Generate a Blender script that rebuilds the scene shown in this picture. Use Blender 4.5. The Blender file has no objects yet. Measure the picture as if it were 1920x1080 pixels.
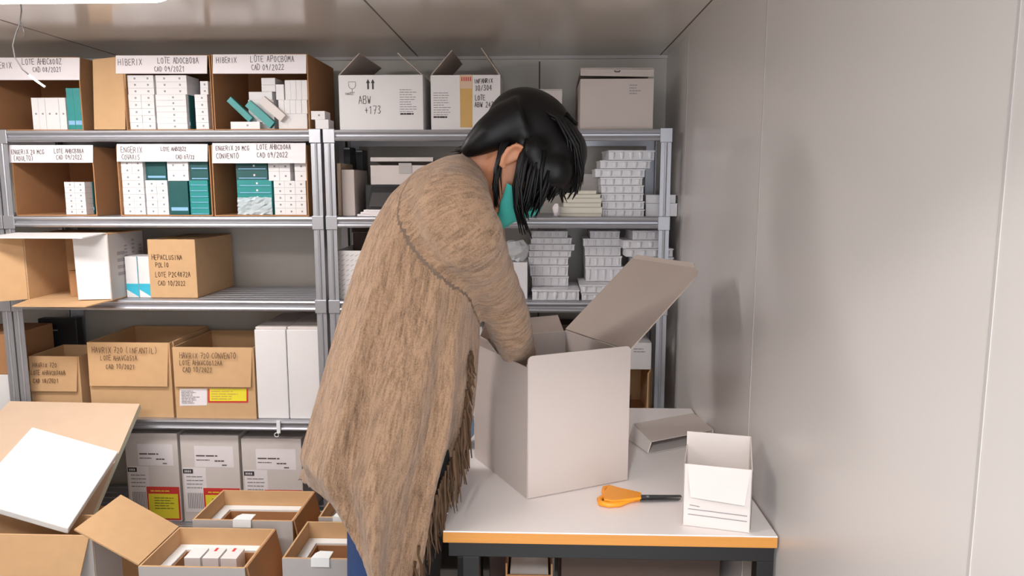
import bpy, bmesh, math, random
from mathutils import Vector, Matrix
random.seed(7)
SC = bpy.context.scene
COL = SC.collection
V = Vector
# ------------------------------------------------------------------ camera
F = 1400.0
CAMH = 1.48
PITCH = math.radians(7.93)
YAW = math.radians(2.05)
FWD = V((-math.sin(YAW)*math.cos(PITCH), math.cos(YAW)*math.cos(PITCH), -math.sin(PITCH)))
RGT = V((math.cos(YAW), math.sin(YAW), 0))
UPV = RGT.cross(FWD)
CAM = V((0, 0, CAMH))
cd = bpy.data.cameras.new('camera'); cam = bpy.data.objects.new('camera', cd); COL.objects.link(cam)
cd.sensor_width = 36; cd.lens = 36*F/1920; cd.clip_start = 0.02
cam.matrix_world = Matrix.Translation(CAM) @ Matrix((RGT, UPV, -FWD)).transposed().to_4x4()
SC.camera = cam
def ray(px, py): return FWD + RGT*((px-960)/F) + UPV*((540-py)/F)
def at(px, py, Y):
    d = ray(px, py); return CAM + d*(Y/d.y)
def atz(px, py, z):
    d = ray(px, py); return CAM + d*((z-CAMH)/d.z)

# ------------------------------------------------------------------ materials
def srgb(r, g, b):
    f = lambda c: c/12.92 if c <= .04045 else ((c+.055)/1.055)**2.4
    return (f(r/255), f(g/255), f(b/255), 1)
def mat(name, col, rough=.6, metal=0, var=.08, scale=12, bump=0, bscale=200, stretch=None, spec=.5, trans=0):
    m = bpy.data.materials.new(name); m.use_nodes = True
    nt = m.node_tree; n = nt.nodes; l = nt.links
    b = n['Principled BSDF']
    b.inputs['Roughness'].default_value = rough; b.inputs['Metallic'].default_value = metal
    b.inputs['Specular IOR Level'].default_value = spec
    if trans: b.inputs['Transmission Weight'].default_value = trans
    tc = n.new('ShaderNodeTexCoord'); mp = n.new('ShaderNodeMapping')
    if stretch: mp.inputs['Scale'].default_value = stretch
    l.new(tc.outputs['Object'], mp.inputs['Vector'])
    nz = n.new('ShaderNodeTexNoise'); nz.inputs['Scale'].default_value = scale; nz.inputs['Detail'].default_value = 4
    l.new(mp.outputs[0], nz.inputs['Vector'])
    mx = n.new('ShaderNodeMix'); mx.data_type = 'RGBA'
    mx.inputs[6].default_value = tuple(max(0, c*(1-var)) for c in col[:3])+(1,)
    mx.inputs[7].default_value = tuple(min(1, c*(1+var)) for c in col[:3])+(1,)
    l.new(nz.outputs['Fac'], mx.inputs[0]); l.new(mx.outputs[2], b.inputs['Base Color'])
    if bump:
        n2 = n.new('ShaderNodeTexNoise'); n2.inputs['Scale'].default_value = bscale
        l.new(mp.outputs[0], n2.inputs['Vector'])
        bp = n.new('ShaderNodeBump'); bp.inputs['Strength'].default_value = bump; bp.inputs['Distance'].default_value = .002
        l.new(n2.outputs['Fac'], bp.inputs['Height']); l.new(bp.outputs[0], b.inputs['Normal'])
    return m
M = {}
M['wall'] = mat('painted_panel', srgb(212, 206, 203), .3, 0, .03, 3, .02, 9)
M['wallb'] = mat('painted_panel_back', srgb(190, 183, 174), .35, 0, .03, 3)
M['ceil'] = mat('ceiling_panel', srgb(216, 206, 195), .16, 0, .04, 3, .03, 6, None, .9)
M['seam'] = mat('seam_sealant', srgb(95, 85, 76), .6)
M['seaml'] = mat('panel_joint', srgb(186, 180, 177), .4)
M['floor'] = mat('floor_vinyl', srgb(120, 115, 110), .5, 0, .15, 20)
M['metal'] = mat('galvanised_steel', srgb(178, 178, 184), .42, .7, .04, 30)
M['kraft'] = mat('kraft_cardboard', srgb(205, 165, 122), .85, 0, .07, 25, .05, 120)
M['kraftd'] = mat('brown_cardboard', srgb(172, 124, 84), .85, 0, .08, 25, .05, 120)
M['kraftl'] = mat('pale_cardboard', srgb(218, 190, 164), .8, 0, .05, 15)
M['white'] = mat('white_card', srgb(230, 226, 226), .6, 0, .02, 15)
M['offwhite'] = mat('off_white_card', srgb(218, 208, 204), .65, 0, .03, 12)
M['pinkcard'] = mat('greyish_pink_card', srgb(200, 187, 181), .7, 0, .03, 10)
M['flapin'] = mat('grey_card_inside', srgb(190, 174, 164), .75, 0, .03, 10)
M['greycard'] = mat('grey_card', srgb(188, 182, 180), .7, 0, .04, 12)
M['cream'] = mat('cream_plastic', srgb(226, 220, 205), .5, 0, .02, 12)
M['tray'] = mat('white_tray_plastic', srgb(228, 226, 230), .4, 0, .02, 30)
M['paper'] = mat('paper', srgb(240, 232, 234), .6, 0, .015, 30)
M['foam'] = mat('polystyrene', srgb(236, 236, 236), .7, 0, .01, 80, .1, 300)
M['foamedge'] = mat('foam_edge', srgb(205, 210, 196), .7, 0, .05, 60)
M['teal'] = mat('teal_card', srgb(36, 140, 138), .4, 0, .12, 40)
M['tealdark'] = mat('dark_teal_card', srgb(22, 84, 84), .4, 0, .15, 30)
M['blue'] = mat('cyan_print', srgb(60, 182, 208), .5)
M['bluebag'] = mat('pale_blue_plastic', srgb(140, 185, 222), .35, 0, .1, 30)
M['ink'] = mat('marker_ink', srgb(92, 80, 78), .7)
M['inkk'] = mat('marker_ink_on_card', srgb(92, 66, 46), .7)
M['print'] = mat('grey_print', srgb(150, 144, 146), .7)
M['printd'] = mat('dark_print', srgb(52, 50, 52), .6)
M['red'] = mat('red_print', srgb(214, 62, 58), .5)
M['yellow'] = mat('yellow_print', srgb(240, 224, 60), .5)
M['olive'] = mat('olive_print', srgb(120, 124, 40), .6)
M['tape'] = mat('brown_tape', srgb(206, 164, 92), .3, 0, .08, 20)
M['black'] = mat('black_steel', srgb(22, 20, 21), .45)
M['blackplastic'] = mat('black_plastic', srgb(32, 32, 34), .4)
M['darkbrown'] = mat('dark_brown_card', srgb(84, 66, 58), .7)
M['wood'] = mat('plywood_edge', srgb(206, 140, 64), .55, 0, .1, 8, 0, 100, (1, 8, 30))
M['laminate'] = mat('white_laminate', srgb(243, 235, 233), .35, 0, .015, 10)
M['orange'] = mat('orange_plastic', srgb(250, 160, 38), .35, 0, .03, 10)
M['steel'] = mat('blade_steel', srgb(120, 120, 122), .3, .9)
M['skin'] = mat('skin', srgb(196, 132, 98), .5, 0, .06, 30)
M['hair'] = mat('black_hair', srgb(11, 9, 10), .42, 0, .3, 60, 0, 200, None, .25)
M['mask'] = mat('teal_mask_fabric', srgb(64, 172, 160), .8, 0, .05, 40, .1, 300)
M['jeans'] = mat('denim', srgb(44, 66, 112), .85, 0, .2, 60, .2, 500)
M['dark_filler'] = mat('filler_black', srgb(24, 21, 22), .9, 0, .2, 40)
M['fringe'] = mat('fringe_yarn', srgb(92, 68, 48), .95, 0, .4, 30)
M['eye'] = mat('eye_white', srgb(225, 220, 215), .3)
M['cable'] = mat('grey_cable', srgb(70, 66, 66), .5)
def emis(name, col, s):
    m = bpy.data.materials.new(name); m.use_nodes = True
    b = m.node_tree.nodes['Principled BSDF']
    b.inputs['Emission Color'].default_value = col; b.inputs['Emission Strength'].default_value = s
    return m
M['lamp'] = emis('lamp_diffuser', (1, .97, .95, 1), 14)
m = bpy.data.materials.new('clear_bag'); m.use_nodes = True
b = m.node_tree.nodes['Principled BSDF']; b.inputs['Roughness'].default_value = .18
b.inputs['Base Color'].default_value = (.9, .92, .95, 1); b.inputs['Alpha'].default_value = .38
M['bag'] = m
# knit
m = bpy.data.materials.new('beige_knit'); m.use_nodes = True
nt = m.node_tree; n = nt.nodes; l = nt.links; b = n['Principled BSDF']
b.inputs['Roughness'].default_value = .95; b.inputs['Specular IOR Level'].default_value = .15
b.inputs['Sheen Weight'].default_value = .25
a = n.new('ShaderNodeAttribute'); a.attribute_name = 'knit'
n1 = n.new('ShaderNodeTexNoise'); n1.inputs['Scale'].default_value = 150; n1.inputs['Detail'].default_value = 5; n1.inputs['Roughness'].default_value = .65
n2 = n.new('ShaderNodeTexNoise'); n2.inputs['Scale'].default_value = 330; n2.inputs['Detail'].default_value = 2
n4 = n.new('ShaderNodeTexNoise'); n4.inputs['Scale'].default_value = 14; n4.inputs['Detail'].default_value = 3
tc = n.new('ShaderNodeTexCoord')
l.new(a.outputs['Vector'], n1.inputs['Vector']); l.new(tc.outputs['Object'], n2.inputs['Vector']); l.new(a.outputs['Vector'], n4.inputs['Vector'])
ad = n.new('ShaderNodeMath'); ad.operation = 'MULTIPLY_ADD'; ad.inputs[1].default_value = .45
l.new(n2.outputs['Fac'], ad.inputs[0]); 
ad2 = n.new('ShaderNodeMath'); ad2.operation = 'MULTIPLY_ADD'; ad2.inputs[1].default_value = .3
l.new(n4.outputs['Fac'], ad2.inputs[0]); l.new(n1.outputs['Fac'], ad2.inputs[2]); l.new(ad2.outputs[0], ad.inputs[2])
rp = n.new('ShaderNodeValToRGB'); l.new(ad.outputs[0], rp.inputs['Fac'])
rp.color_ramp.elements[0].position = .45; rp.color_ramp.elements[0].color = srgb(58, 37, 23)
rp.color_ramp.elements[1].position = 1.4; rp.color_ramp.elements[1].color = srgb(180, 146, 118)
l.new(rp.outputs[0], b.inputs['Base Color'])
bp = n.new('ShaderNodeBump'); bp.inputs['Strength'].default_value = .9; bp.inputs['Distance'].default_value = .004
l.new(ad.outputs[0], bp.inputs['Height']); l.new(bp.outputs[0], b.inputs['Normal'])
M['knit'] = m

# ------------------------------------------------------------------ mesh builder
class MB:
    def __init__(s): s.v = []; s.f = []; s.m = []
    def face(s, idx, mi=0): s.f.append(idx); s.m.append(mi)
    def box(s, x0, x1, y0, y1, z0, z1, mi=0):
        o = len(s.v)
        s.v += [V((x, y, z)) for z in (z0, z1) for y in (y0, y1) for x in (x0, x1)]
        for q in ((0,2,3,1),(4,5,7,6),(0,1,5,4),(2,6,7,3),(0,4,6,2),(1,3,7,5)): s.face([o+i for i in q], mi)
        return s
    def slab(s, pts, t, mi=0):          # polygon extruded by t along its normal (both convex or not)
        pts = [V(p) for p in pts]; n = len(pts); nv = V((0, 0, 0))
        for i in range(n): nv += (pts[i]-pts[0]).cross(pts[(i+1) % n]-pts[0])
        nv.normalize(); o = len(s.v)
        s.v += pts + [p-nv*t for p in pts]
        s.face([o+i for i in range(n)], mi); s.face([o+n+i for i in reversed(range(n))], mi)
        for i in range(n):
            j = (i+1) % n; s.face([o+j, o+i, o+n+i, o+n+j], mi)
        return s
    def quad(s, a, b, c, d, mi=0):
        o = len(s.v); s.v += [V(a), V(b), V(c), V(d)]; s.face([o, o+1, o+2, o+3], mi); return s
    def loft(s, rings, cap=True, mi=0, closed=True):
        o = len(s.v); n = len(rings[0])
        for r in rings: s.v += [V(p) for p in r]
        for i in range(len(rings)-1):
            for j in range(n if closed else n-1):
                k = (j+1) % n
                s.face([o+i*n+j, o+i*n+k, o+(i+1)*n+k, o+(i+1)*n+j], mi)
        if cap:
            for i, rev in ((0, True), (len(rings)-1, False)):
                c = len(s.v); s.v.append(sum((V(p) for p in rings[i]), V())/n)
                for j in range(n):
                    k = (j+1) % n
                    s.face([c, o+i*n+k, o+i*n+j] if rev else [c, o+i*n+j, o+i*n+k], mi)
        return s
    def tube(s, pts, rad, seg=10, mi=0, flat=1.0, flatdir=None):
        pts = [V(p) for p in pts]
        if not hasattr(rad, '__len__'): rad = [rad]*len(pts)
        rings = []; up = None
        for i, p in enumerate(pts):
            d = (pts[min(i+1, len(pts)-1)]-pts[max(i-1, 0)]).normalized()
            if flatdir is not None: u = (V(flatdir)-d*V(flatdir).dot(d)).normalized()
            else:
                if up is None: up = V((0, 0, 1)) if abs(d.z) < .9 else V((1, 0, 0))
                u = (up-d*up.dot(d)).normalized(); up = u
            w = d.cross(u)
            rings.append([p+u*(rad[i]*flat*math.cos(2*math.pi*k/seg))+w*(rad[i]*math.sin(2*math.pi*k/seg)) for k in range(seg)])
        return s.loft(rings, True, mi)
    def ell(s, c, r, seg=16, rot=None, mi=0):
        c = V(c); rings = []
        for i in range(1, seg//2):
            t = math.pi*i/(seg//2)
            ring = []
            for k in range(seg):
                a = 2*math.pi*k/seg
                p = V((r[0]*math.sin(t)*math.cos(a), r[1]*math.sin(t)*math.sin(a), r[2]*math.cos(t)))
                ring.append(c+(rot @ p if rot else p))
            rings.append(ring[::-1])
        return s.loft(rings, True, mi)
    def mesh(s, name, mats, inv=None, bevel=0, smooth=False):
        me = bpy.data.meshes.new(name)
        vs = [(inv @ p if inv else p) for p in s.v]
        me.from_pydata([tuple(p) for p in vs], [], s.f)
        for mm in (mats if isinstance(mats, (list, tuple)) else [mats]): me.materials.append(M[mm] if isinstance(mm, str) else mm)
        for p, mi in zip(me.polygons, s.m): p.material_index = mi; p.use_smooth = smooth
        bm = bmesh.new(); bm.from_mesh(me)
        bmesh.ops.recalc_face_normals(bm, faces=bm.faces)
        if bevel:
            ed = [e for e in bm.edges if len(e.link_faces) == 2 and e.calc_face_angle(0) > .6]
            bmesh.ops.bevel(bm, geom=ed, offset=bevel, segments=2, profile=.5, affect='EDGES')
        bm.to_mesh(me); bm.free()
        return me
def tag(o, label, cat, group=None, kind=None):
    if label: o['label'] = label
    if cat: o['category'] = cat
    if group: o['group'] = group
    if kind: o['kind'] = kind
    return o
def thing(name, label, cat, loc=(0, 0, 0), rz=0, group=None):
    o = bpy.data.objects.new(name, None); COL.objects.link(o); o.empty_display_size = .05
    o.location = loc; o.rotation_euler = (0, 0, rz)
    tag(o, label, cat, group)
    return o
def wm(o):
    m = Matrix.Translation(o.location) @ Matrix.Rotation(o.rotation_euler.z, 4, 'Z')
    return (wm(o.parent) @ m) if o.parent else m
def part(name, mb, mats, parent, world=False, bevel=0, smooth=False, label=None):
    me = mb.mesh(name, mats, wm(parent).inverted() if world else None, bevel, smooth)
    o = bpy.data.objects.new(name, me); COL.objects.link(o); o.parent = parent
    if label: o['label'] = label
    return o
def solo(name, mb, mats, label, cat, group=None, bevel=0, smooth=False, base=None):
    # one-mesh thing given in world coordinates: origin set at its base
    if base is None:
        xs = [p.x for p in mb.v]; ys = [p.y for p in mb.v]; zs = [p.z for p in mb.v]
        base = V(((min(xs)+max(xs))/2, (min(ys)+max(ys))/2, min(zs)))
    me = mb.mesh(name, mats, Matrix.Translation(-base), bevel, smooth)
    o = bpy.data.objects.new(name, me); COL.objects.link(o); o.location = base
    return tag(o, label, cat, group)
def struct(name, mb, mats, parent=None, **k):
    me = mb.mesh(name, mats, None, k.get('bevel', 0)); o = bpy.data.objects.new(name, me); COL.objects.link(o)
    if parent: o.parent = parent
    else: o['kind'] = 'structure'
    return o

# ------------------------------------------------------------------ handwriting: a stroke font
G = {'A':'0,0 2,6 4,0;1,2.3 3.2,2.3','B':'0,0 0,6 3,5.8 3.4,4.4 2.4,3.2 0,3.1;2.4,3.2 3.9,1.7 2.8,0 0,0','C':'3.9,5.2 2.4,6 .6,4.8 .2,2.6 1,.6 2.6,0 4,.8',
'D':'0,0 0,6 2.4,5.6 3.9,3.6 3.4,1.2 2,0 0,0','E':'3.7,6 0,6 0,0 3.8,0;0,3.1 3,3.1','F':'3.7,6 0,6 0,0;0,3.1 3,3.1','G':'3.9,5.1 2.3,6 .5,4.6 .2,2.4 1.2,.3 3,.2 3.9,1.4 3.9,2.8 2.4,2.8',
'H':'0,0 0,6;4,0 4,6;0,3 4,3.2','I':'2,0 2,6','J':'3,6 3,1.2 1.8,0 .4,.9','K':'0,0 0,6;3.8,6 0,2.8 4,0','L':'0,6 0,0 3.8,0','M':'0,0 .4,6 2,2.4 3.7,6 4,0','N':'0,0 0,6 4,0 4,6',
'O':'2,6 .4,4.6 .2,2 1.6,0 3.2,.4 4,2.8 3.4,5.2 2,6','P':'0,0 0,6 3,5.9 3.9,4.5 2.8,3 0,2.9','Q':'2,6 .3,4 .5,1 2,0 3.7,1.2 3.8,4 2,6;2.6,1.6 4.2,-.5','R':'0,0 0,6 3,5.9 3.7,4.5 2.6,3.1 0,2.9;1.6,3 4,0',
'S':'3.7,5.2 2,6 .5,5 .9,3.6 3,2.7 3.7,1.4 2.2,0 .3,.8','T':'0,6 4,6;2,6 2,0','U':'0,6 .2,1.4 1.8,0 3.6,1.2 4,6','V':'0,6 2,0 4,6','W':'0,6 1,0 2,4 3,0 4,6','X':'0,0 4,6;0,6 4,0','Y':'0,6 2,3 4,6;2,3 2,0','Z':'0,6 4,6 0,0 4,0',
'0':'2,6 .5,4.6 .4,1.6 2,0 3.5,1.4 3.6,4.4 2,6','1':'1,4.6 2.2,6 2.2,0','2':'.4,4.8 1.8,6 3.6,4.8 2.6,2.6 .2,0 3.9,0','3':'.4,5.4 2.2,6 3.5,4.8 1.6,3.2 3.7,1.8 2.4,0 .3,.6','4':'2.8,0 2.8,6 .2,2 4,2','5':'3.6,6 .8,6 .6,3.4 2.8,3.6 3.7,1.8 2.2,0 .3,.6',
'6':'3.2,6 1,3.8 .4,1.6 2,0 3.6,1.4 2.6,3 .6,2','7':'.2,6 3.9,6 1.5,0;1,3 3.2,3','8':'2,3.2 .6,4.6 2,6 3.4,4.7 2,3.2 .3,1.5 2,0 3.8,1.5 2,3.2','9':'3.4,4.4 2,3 .5,4.4 2,6 3.4,4.4 3,0','/':'.4,-.6 3.6,6.4','+':'2,1 2,5;.2,3 3.8,3','-':'.6,3 3.4,3','.':'1.8,0 2.2,.3','(':'2.6,6.6 1.2,4 1.4,1.4 2.6,-.4',')':'1.4,6.6 2.8,4 2.6,1.4 1.4,-.4',':':'2,1 2.2,1.3;2,4 2.2,4.3'}
def write(mb, text, org, u, v, size, w=.0019, jit=.2, mi=0, asp=.76):
    u = V(u).normalized(); v = V(v).normalized(); nn = u.cross(v); x = 0
    rng = random.Random(text+str(size)); k = size/6
    for ch in text:
        if ch == ' ': x += 3.2*k*asp; continue
        sc = rng.uniform(.88, 1.08); dy = rng.uniform(-.3, .3)
        for st in G.get(ch, '').split(';'):
            if not st: continue
            pts = []
            for c in st.split():
                a, b = c.split(','); pts.append((x+k*asp*(float(a)*.82*sc+rng.uniform(-jit, jit)), k*(float(b)*sc+dy+rng.uniform(-jit, jit))))
            for (a, b), (c, d) in zip(pts, pts[1:]):
                L = math.hypot(c-a, d-b) or 1e-6; ex, ey = (c-a)/L, (d-b)/L; h = w/2
                a2, b2, c2, d2 = a-ex*h*.6, b-ey*h*.6, c+ex*h*.6, d+ey*h*.6
                px, py = -ey*h, ex*h
                P = lambda X, Y: V(org)+u*X+v*Y+nn*.0006
                mb.quad(P(a2+px, b2+py), P(a2-px, b2-py), P(c2-px, d2-py), P(c2+px, d2+py), mi)
        x += 4.6*k*asp*rng.uniform(.92, 1.05)
    return x
def bars(mb, x0, x1, z0, z1, n, y, fill=.45, mi=0, seed=1):     # lines of small print on a face looking at -y
    rng = random.Random(seed); h = (z1-z0)/n
    for i in range(n):
        z = z1-h*(i+.5); x = x0; end = x0+(x1-x0)*rng.uniform(.6, 1)
        while x < end:
            e = min(end, x+rng.uniform(.1, .3)*(x1-x0)); mb.quad((x, y, z-h*fill/2), (e, y, z-h*fill/2), (e, y, z+h*fill/2), (x, y, z+h*fill/2), mi); x = e+.03*(x1-x0)
ORD = ['lowest', 'second from bottom', 'third from bottom', 'fourth from bottom', 'fifth from bottom', 'sixth from bottom', 'seventh from bottom', 'eighth from bottom', 'ninth from bottom']

# ------------------------------------------------------------------ room
XR, YB, ZC, XL = .5, 3.05, 1.98, -3.2
struct('floor', MB().box(XL-.1, XR+.1, -.4, YB+.1, -.06, 0), 'floor')
struct('wall_back', MB().box(XL-.06, XR+.06, YB, YB+.06, 0, ZC), 'wallb')
wr = struct('wall_right', MB().box(XR, XR+.06, -.12, YB, 0, ZC), 'wall')
struct('wall_left', MB().box(XL-.06, XL, -.12, YB, 0, ZC), 'wallb')
struct('ceiling', MB().box(XL-.06, XR+.06, -.12, YB+.06, ZC, ZC+.06), 'ceil')
wf = MB(); wf.box(XL, XR, -.12, -.08, 1.934, ZC); wf.box(XL, -.36, -.12, -.08, 0, 1.934)  # out of view; lintel and left jamb placed to cut the hall lamp's light
struct('wall_front', wf, 'wallb')
# joints between wall and ceiling panels
def seam_wall(Y, w, m, name): struct(name, MB().box(XR-.0008, XR+.004, Y-w/2, Y+w/2, 0, ZC), m)
seam_wall(.83, .005, 'greycard', 'trim_1'); seam_wall(1.73, .004, 'seaml', 'trim_2'); seam_wall(2.62, .006, 'seaml', 'trim_3')
struct('trim_4', MB().box(-.484, -.479, -.08, YB-.005, ZC-.0008, ZC+.004), 'seam')
struct('trim_5', MB().box(-.003, .003, YB-.0012, YB+.004, 0, ZC-.02), 'seam')
struct('trim_6', MB().box(XL, XR, YB-.012, YB, ZC-.012, ZC), 'greycard')
struct('trim_7', MB().box(XR-.03, XR-.026, -.08, YB-.012, ZC-.001, ZC), 'seam')
struct('trim_8', MB().box(-1.66, -1.655, -.08, YB-.01, ZC-.0008, ZC+.004), 'seam')

# ------------------------------------------------------------------ lamps
def lamp(name, x0, x1, y0, y1, label):
    t = thing(name, label, 'lamp', ((x0+x1)/2, (y0+y1)/2, ZC), 0, None)
    cx, cy = (x0+x1)/2, (y0+y1)/2; a, b = (x1-x0)/2, (y1-y0)/2
    def rr(a, b, r, z):
        out = []
        for qx, qy, s in ((1, 1, 0), (-1, 1, 90), (-1, -1, 180), (1, -1, 270)):
            for k in range(7):
                an = math.radians(s+k*15); out.append(V((qx*(a-r)+r*math.cos(an), qy*(b-r)+r*math.sin(an), z)))
        return out
    part('housing', MB().loft([rr(a, b, .05, 0), rr(a, b, .05, -.02)]), 'offwhite', t)
    part('diffuser', MB().loft([rr(a-.003, b-.003, .05, -.0205), rr(a-.003, b-.003, .05, -.04), rr(a-.02, b-.02, .045, -.052)]), 'lamp', t)
lamp('ceiling_lamp', -2.15, -.90, 1.72, 1.93, 'white glowing ceiling lamp with rounded corners above the left rack')
lamp('ceiling_lamp', -2.15, -.90, .62, .83, 'white glowing ceiling lamp nearest the doorway')
ld = bpy.data.lights.new('hall_lamp', 'POINT'); ld.energy = 165; ld.shadow_soft_size = .12; ld.color = (1, .97, .93)
lo = bpy.data.objects.new('hall_lamp', ld); lo.location = (-.6, -2.08, 2.89); COL.objects.link(lo)
w = bpy.data.worlds.new('world'); SC.world = w; w.use_nodes = True
w.node_tree.nodes['Background'].inputs[0].default_value = (.9, .95, 1, 1); w.node_tree.nodes['Background'].inputs[1].default_value = 2.3
# hanging wire
c = MB(); c.tube([at(40, 20, 2.1), at(37, 45, 2.1), at(30, 62, 2.1), at(24, 85, 2.1), at(28, 108, 2.1), at(42, 130, 2.1), at(55, 141, 2.1)], .0018, 8)
t = thing('hanging_wire', 'thin loose grey wire with white tip dangling from ceiling lamp', 'wire', at(40, 20, 2.1))
top = at(40, 20, 2.1)
c.tube([V((top.x, top.y, ZC)), top], .0018, 8); c.tube([at(38, 40, 2.1), at(44, 55, 2.1), at(46, 68, 2.1)], .0014, 6)
part('cord', c, 'cable', t, True, 0, True)
part('bare_tip', MB().tube([at(55, 141, 2.1), at(70, 153, 2.1), at(84, 163, 2.1)], .0035, 8), 'foam', t, True, 0, True)

# ------------------------------------------------------------------ racks
YF, YK = 2.64, 3.01
ZS = [at(300, 244, YF).z, at(400, 406, YF).z, at(300, 562, YF).z, at(480, 788, YF).z, at(400, 986, YF).z]
def rack(x0, x1, label):
    t = thing('metal_shelving_unit', label, 'shelving unit', ((x0+x1)/2, (YF+YK)/2, 0), 0, 'metal shelving units along back wall')
    pw = .036
    for sx, xx in ((1, x0), (-1, x1)):
        for sy, yy in ((1, YF), (-1, YK)):
            m_ = MB(); xa, xb = sorted((xx, xx+sx*pw)); ya, yb = sorted((yy, yy+sy*.003))
            m_.box(xa, xb, ya, yb, 0, ZS[0])
            xa, xb = sorted((xx, xx+sx*.003)); ya, yb = sorted((yy+sy*.0031, yy+sy*pw)); m_.box(xa, xb, ya, yb, 0, ZS[0])
            # rolled rib down the middle of the flange
            if sy == 1: m_.tube([(xx+sx*pw*.5, yy, 0), (xx+sx*pw*.5, yy, ZS[0])], .005, 8)
            part('upright', m_, 'metal', t, True)
            for z in (ZS[:4] if sy == 1 else []):
                sl = MB()
                xa, xb = sorted((xx-sx*.002, xx+sx*(pw+.004))); ya, yb = sorted((yy-sy*.0065, yy-sy*.0002)); sl.box(xa, xb, ya, yb, z-.046, z+.003)
                part('post_sleeve', sl, 'metal', t, True, .002)
    for z in ZS:
        a, b = x0+.004, x1-.004
        prof = [(YF+.004, z-.040), (YF-.003, z-.038), (YF-.006, z-.032), (YF-.003, z-.026), (YF+.002, z-.023), (YF+.002, z-.017), (YF-.003, z-.014), (YF-.006, z-.008), (YF-.004, z-.002), (YF+.002, z)]
        y = YF+.03
        while y < YK-.03:
            prof += [(y, z), (y+.004, z-.004), (y+.012, z-.004), (y+.016, z)]; y += .05
        prof += [(YK-.004, z), (YK+.003, z-.01), (YK+.003, z-.038), (YK-.004, z-.04), (YK-.006, z-.012), (YF+.012, z-.012), (YF+.010, z-.038)]
        sh = MB(); n_ = len(prof)
        sh.v += [V((a, p[0], p[1])) for p in prof]+[V((b, p[0], p[1])) for p in prof]
        for i in range(n_): j = (i+1) % n_; sh.face([i, j, n_+j, n_+i])
        sh.face(list(range(n_))); sh.face([n_+i for i in reversed(range(n_))])
        part('shelf', sh, 'metal', t, True)
    return t
hx = lambda px, Y=YF: at(px, 345, Y).x
RL = rack(hx(2), hx(604), 'grey metal shelving unit full of cardboard boxes at the left')
RR = rack(hx(610), hx(1257), 'grey metal shelving unit behind the woman, beside the right wall')
RX = rack(hx(2)-.012-1.15, hx(2)-.006, 'grey metal shelving unit cut off by left picture edge')

# ------------------------------------------------------------------ cartons
T = .004
def dims(px0, px1, py0, Y, zb):
    pym = (py0+345)/2
    zt = at(px0, py0, Y).z
    zm = (zt+zb)/2
    # pixel columns are read at mid height
    def xat(px):
        lo, hi = 0, 1080
        for _ in range(30):
            mid = (lo+hi)/2
            if at(px, mid, Y).z > zm: lo = mid
            else: hi = mid
        return at(px, lo, Y).x
    return xat(px0), xat(px1), zt
def front_carton(px0, px1, py0, zb, Y, depth, label, strip=None, texts=(), stripmat='paper', m='kraftd', ink='ink', tilt=0):
    x0, x1, zt = dims(px0, px1, py0, Y, zb)
    t = thing('cardboard_box', label, 'box', ((x0+x1)/2, Y+depth/2, zb), 0, 'open cardboard cartons on left rack')
    b = MB(); zb += .0006
    b.box(x0, x1, Y, Y+depth, zb, zb+T); b.box(x0, x1, Y, Y+depth, zt-T, zt)
    b.box(x0, x0+T, Y, Y+depth, zb+T, zt-T); b.box(x1-T, x1, Y, Y+depth, zb+T, zt-T); b.box(x0+T, x1-T, Y+depth-T, Y+depth, zb+T, zt-T)
    part('carton_shell', b, m, t, True)
    if strip:
        sx0, sy0, sx1, sy1 = strip
        A, B_, C_, D = at(sx0, sy1, Y-.004), at(sx1, sy1, Y-.004), at(sx1, sy0, Y-.004), at(sx0, sy0, Y-.004)
        s_ = part('label_strip', MB().slab([A, B_, C_, D], .0025), stripmat, t, True)
        for tx, px, py, sz in texts:
            h = MB(); write(h, tx, at(px, py, Y-.0042), B_-A, V((0, 0, 1)), sz); part('handwriting', h, ink, s_, True)
    return t, x0, x1, zt
cache = {}
def medbox(w, d, h, m, marks):
    k = (round(w, 4), round(d, 3), round(h, 4), m, marks)
    if k in cache: return cache[k]
    b = MB(); b.box(-w/2, w/2, -d/2, d/2, 0, h)
    # printed spots on the end facing out
    mk = MB(); y = -d/2-.0004; r = min(.0032, h*.22, w*.2)
    for i in range(marks):
        x = (-.22+.5*i)*w if marks > 1 else .08*w
        b.quad((x-r, y, h/2-r), (x+r, y, h/2-r), (x+r, y, h/2+r), (x-r, y, h/2+r), 1)
    if m in ('teal', 'tealdark'):
        b.quad((-w*.42, y, h*.12), (w*.46, y, h*.12), (w*.46, y, h*.22), (-w*.42, y, h*.22), 2)
    me = bpy.data.meshes.new('medicine_box'); me.from_pydata([tuple(p) for p in b.v], [], b.f)
    for q in (m, 'print' if m not in ('teal', 'tealdark') else 'paper', 'bluebag'): me.materials.append(M[q])
    for p, mi in zip(me.polygons, b.m): p.material_index = mi
    cache[k] = me; return me
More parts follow.
